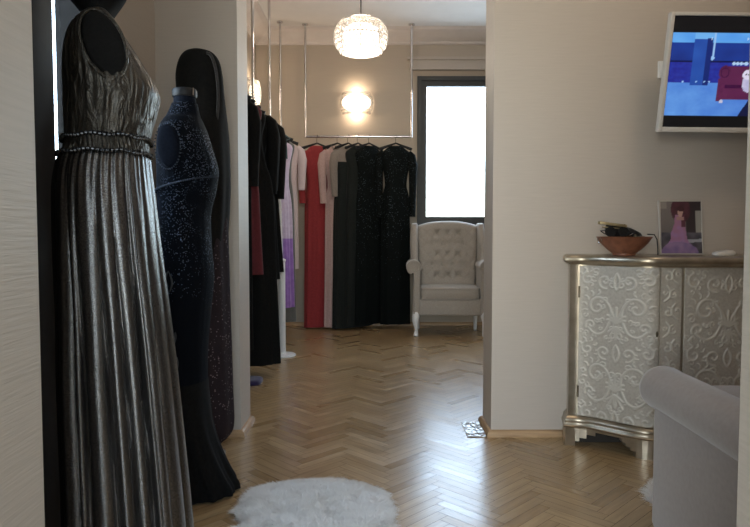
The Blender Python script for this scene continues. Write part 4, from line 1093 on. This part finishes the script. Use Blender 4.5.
# white object
t = thing('gadget', 'small white rounded gadget lying on the right of the sideboard', 'gadget', ((724-375)/640*3.0, 3.0, ZT), R(4))
b = MB(); rr = []
for z, s in ((0, .93), (.004, 1), (.012, 1.0), (.018, .93), (.0225, .72), (.024, .3)):
    rr.append([Vector((.052*s*abs(math.cos(a))**.6*math.copysign(1, math.cos(a)), .028*s*abs(math.sin(a))**.7*math.copysign(1, math.sin(a)), z*(1-.25*math.cos(a)*-1*.6))) for a in [2*PI*k/40 for k in range(40)]])
b.rings(rr); b.build('shell', M['offwhite'], t)
b = MB(); b.box((.035, -.008, .022), (.012, .012, .003), bev=.001); b.build('button', M['whitepl'], t)

# ------------------------------------------------------------------ television
def tvimg(u, v):
    y = 1-v; u = u*1.28
    if y < .135 or y > .885: return (.004, .004, .005)
    q = (y-.135)/.75; nzv = noise.noise(Vector((u*9, y*9, 3)))*.5+.5; n2 = noise.noise(Vector((u*40, y*40, 5)))*.5+.5
    if q > .60 - .02*u:
        c = mixc(sRGB(70, 120, 205), sRGB(100, 155, 225), nzv+.3*(n2-.5))
        c = mixc(c, sRGB(60, 95, 190), (u-.2)*.8)
    elif q < .12: c = mixc(sRGB(70, 140, 225), sRGB(110, 180, 240), nzv)
    else:
        c = mixc(sRGB(24, 44, 120), sRGB(30, 62, 150), nzv)
        if q > .34: c = mixc(sRGB(34, 30, 130), sRGB(40, 58, 160), n2)
        if abs(q-.345) < .008: c = sRGB(14, 20, 70)
    # pillar
    if .15 < u < .27 and q < .63: c = mixc(sRGB(32, 66, 150), sRGB(44, 88, 175), nzv) if q > .07 else sRGB(90, 150, 225)
    if .15 < u < .28 and q < .075: c = sRGB(110, 175, 235)
    if .235 < u < .27 and q < .63 and q > .07: c = sRGB(22, 40, 110)
    # cable + lamps
    if abs(u-.285) < .005 and q < .30: c = sRGB(150, 190, 235)
    if inell(u, q, .281, .30, .012, .03) < 1: c = sRGB(150, 190, 235)
    for lu in (.262, .50, .62, .74):
        if inell(u, q, lu, .075, .006, .02) < 1: c = sRGB(190, 215, 245)
    # items on ledge
    for lu, lr in ((.43, .012), (.455, .012), (.48, .016), (.51, .018)):
        if inell(u, q, lu, .365, lr, .018) < 1: c = sRGB(170, 200, 235)
    for lu in (.10, .19, .245, .28):
        if inell(u, q, lu, .585, .006, .012) < 1: c = sRGB(150, 190, 235)
    # sofa
    if q > .80 and u > .50 and u < .60 and (u-.5)*3 > (1-q)*.9: c = sRGB(20, 24, 60)
    S1, S2 = sRGB(78, 30, 66), sRGB(100, 40, 80)
    if .355 < u < .80 and .40 < q < .80: c = mixc(S1, S2, nzv)
    if .385 < u < .80 and .62 < q < .66: c = sRGB(60, 12, 58)
    if inell(u, q, .378, .475, .040, .085) < 1: c = mixc(S1, S2, (q-.4)*4)
    if .55 > inell(u, q, .378, .475, .040, .085) > .35: c = sRGB(62, 14, 60)
    if .34 < u < .38 and .54 < q < .82: c = mixc(S1, S2, n2)
    if inell(u, q, .80, .475, .04, .085) < 1: c = S2
    for lu in (.375, .79):
        if inell(u, q, lu, .825, .013, .022) < 1: c = sRGB(190, 190, 215)
    # little white dog
    if inell(u, q, .545, .60, .045, .11) < 1: c = mixc(sRGB(205, 200, 225), sRGB(160, 160, 200), n2)
    if inell(u, q, .53, .50, .032, .06) < 1: c = sRGB(215, 212, 232)
    if inell(u, q, .522, .495, .005, .01) < 1 or inell(u, q, .54, .495, .005, .01) < 1: c = sRGB(30, 30, 50)
    return c
TW, TH = .92, .535
t = thing('television', 'wall television tilted down, showing a maroon sofa in a blue room', 'television', (1.343+TW/2, 3.022, 1.785))
tvr = (R(11), R(.6), 0)
def tv(o): o.rotation_euler = tvr
# tilt so that the top leans toward the viewer
scr = picture('screen', TW-.036, TH-.040, 210, 126, tvimg, True, t, 1.0, yoff=-.0165); tv(scr)
b = MB()
b.box((-TW/2+.009, 0, 0), (.018, .036, TH), bev=.003); b.box((TW/2-.009, 0, 0), (.018, .036, TH), bev=.003); b.box((0, 0, TH/2-.008), (TW-.034, .036, .016), bev=.003); b.box((0, 0, -TH/2+.012), (TW-.034, .036, .024), bev=.003)
tv(b.build('bezel', M['tvframe'], t))
b = MB(); b.box((0, .012, 0), (TW-.02, .03, TH-.02)); b.box((0, .035, -.03), (TW*.6, .03, TH*.6), bev=.01); tv(b.build('back_cover', M['blackplastic'], t))
b = MB(); b.box((0, .208, .02), (.22, .022, .30)); b.tube([(0, .04, .0), (0, .21, .02)], .022, 10); b.build('wall_bracket', M['blackplastic'], t)
# socket by the tv
t = thing('wall_socket', 'white double socket plate on the wall beside the television', 'socket', ((660-375)/640*3.24, YW, py2z(69.5, 3.24)))
b = MB(); b.box((0, -.005, 0), (.055, .010, .085), bev=.003); b.build('plate', M['whitepl'], t)
for z in (-.012, .012):
    b = MB(); b.tube([(.014, -.0105, z), (.014, -.007, z)], .003, 10); b.build('hole', M['blackplastic'], t)

# ------------------------------------------------------------------ sheepskins
M['fur'] = mat('sheep wool', (.74, .74, .74), .85, sheen=.3)
at = N(M['fur'], 'ShaderNodeAttribute', attribute_name='tint'); r1 = ramp(M['fur'], [(0, (.84, .80, .72)), (.4, (.92, .92, .91)), (1, (.96, .96, .96))]); L(M['fur'], at, 'Fac', r1, 'Fac'); L(M['fur'], r1, 'Color', B(M['fur']), 'Base Color')
_n = M['fur'].node_tree; _t = _n.nodes.new('ShaderNodeBsdfTranslucent'); _t.inputs[0].default_value = (.95, .95, .95, 1); _m = _n.nodes.new('ShaderNodeMixShader'); _m.inputs[0].default_value = .45
_o = _n.nodes['Material Output']; _n.links.new(B(M['fur']).outputs[0], _m.inputs[1]); _n.links.new(_t.outputs[0], _m.inputs[2]); _n.links.new(_m.outputs[0], _o.inputs[0])
def sheepskin(label, c, outline_, nstr, seed):
    rnd = random.Random(seed); bm = bmesh.new(); tl_ = bm.faces.layers.float.new('tint')
    cx, cy = c; n_ = len(outline_)
    def rad(a):
        a = (a % (2*PI))/(2*PI)*n_; i = int(a) % n_; f = a-int(a); f = f*f*(3-2*f); return outline_[i]*(1-f)+outline_[(i+1) % n_]*f
    def surf(x, y):
        a = math.atan2(y, x); u = math.hypot(x, y)/rad(a)
        return u, .028*math.sqrt(max(0, 1-u**4))+.008*noise.noise(Vector((x*8, y*8, seed)))*(1-min(1, u))
    # hide
    rows = []
    for j in range(14):
        u = 1-j/14; row = []
        for k in range(72):
            a = 2*PI*k/72; r_ = rad(a)*u; x, y = r_*math.cos(a), r_*math.sin(a); row.append(bm.verts.new((x, y, .003+surf(x, y)[1]*.75)))
        rows.append(row)
    bot = [bm.verts.new((v.co.x, v.co.y, .001)) for v in rows[0]]
    fs = [bm.faces.new(list(reversed(bot))), bm.faces.new(rows[-1])]
    for a_, b_ in zip([bot]+rows[:-1], rows):
        for k in range(72): fs.append(bm.faces.new((a_[k], a_[(k+1) % 72], b_[(k+1) % 72], b_[k])))
    for f in fs: f[tl_] = .6
    for i in range(nstr):
        a = rnd.uniform(0, 2*PI); r_ = rad(a)*math.sqrt(rnd.random())*1.0; x, y = r_*math.cos(a), r_*math.sin(a)
        u, z = surf(x, y); z = z*.7
        cl = noise.noise(Vector((x*22, y*22, 7)))*3; cl2 = noise.noise(Vector((x*22, y*22, 17)))*3
        outw = Vector((math.cos(a), math.sin(a), 0))*(u**3)*1.2
        d_ = (Vector((cl*.3+rnd.gauss(0, .3), cl2*.3+rnd.gauss(0, .3), 1-.75*u**6))+outw).normalized(); l_ = rnd.uniform(.022, .042)
        p0 = Vector((x, y, z)); p1 = p0+d_*l_*.5; p2 = p1+(d_+Vector((cl*.5, cl2*.5, -.35)))*l_*.5
        if p2.z < .003: p2.z = .003
        if p1.z < .004: p1.z = .004
        s_ = Vector((rnd.gauss(0, 1), rnd.gauss(0, 1), rnd.gauss(0, .3))).normalized()*.0011
        v = [bm.verts.new(q) for q in (p0-s_, p0+s_, p1-s_*.8, p1+s_*.8, p2)]
        tn = min(1, max(0, .6+.5*noise.noise(Vector((x*5, y*5, 2)))+rnd.gauss(0, .1)))
        f = bm.faces.new((v[0], v[1], v[3], v[2])); f[tl_] = tn; f = bm.faces.new((v[2], v[3], v[4])); f[tl_] = tn
    me = bpy.data.meshes.new('sheepskin_rug'); bm.to_mesh(me); bm.free(); me.materials.append(M['fur'])
    for p in me.polygons: p.use_smooth = True
    o = bpy.data.objects.new('sheepskin_rug', me); C.objects.link(o); o.location = (cx, cy, 0.0005); tag(o, label, 'rug'); return o
sheepskin('white fluffy sheepskin rug on the herringbone floor in the foreground', (-.235, 2.24), [.29, .33, .39, .405, .395, .40, .31, .225, .31, .42, .43, .45, .42, .35], 60000, 1)
sheepskin('white sheepskin peeping out from beside the grey velvet armchair', (1.27, 2.46), [.20, .22, .20, .19, .20, .21, .20, .19], 9000, 2)

# crumpled pale patch by the right jamb
b = MB(); g_ = []
M['palepatch'] = mat('pale floor patch', (.62, .60, .56), .18); noisy(M['palepatch'], 50, (.72, .70, .66), (.90, .89, .87), bstr=.35, dist=.004); B(M['palepatch']).inputs['Coat Weight'].default_value = 1
xa, xb, ya, yb = .475, .572, 3.23, 3.48
rr = [[Vector((lerp(xa, xb, i/14)+.004*noise.noise(Vector((i, j*.7, 0))), lerp(ya, yb, j/20), .003+.009*abs(noise.noise(Vector((i*.45, j*.4, 2)))))) for i in range(15)] for j in range(21)]
b.rings(rr, closed=False); bmesh.ops.solidify(b.bm, geom=b.bm.faces[:], thickness=.0015)
tag(b.build('pale_patch', M['palepatch']), 'crumpled pale patch on the floor beside the right doorway edge', 'plastic film')
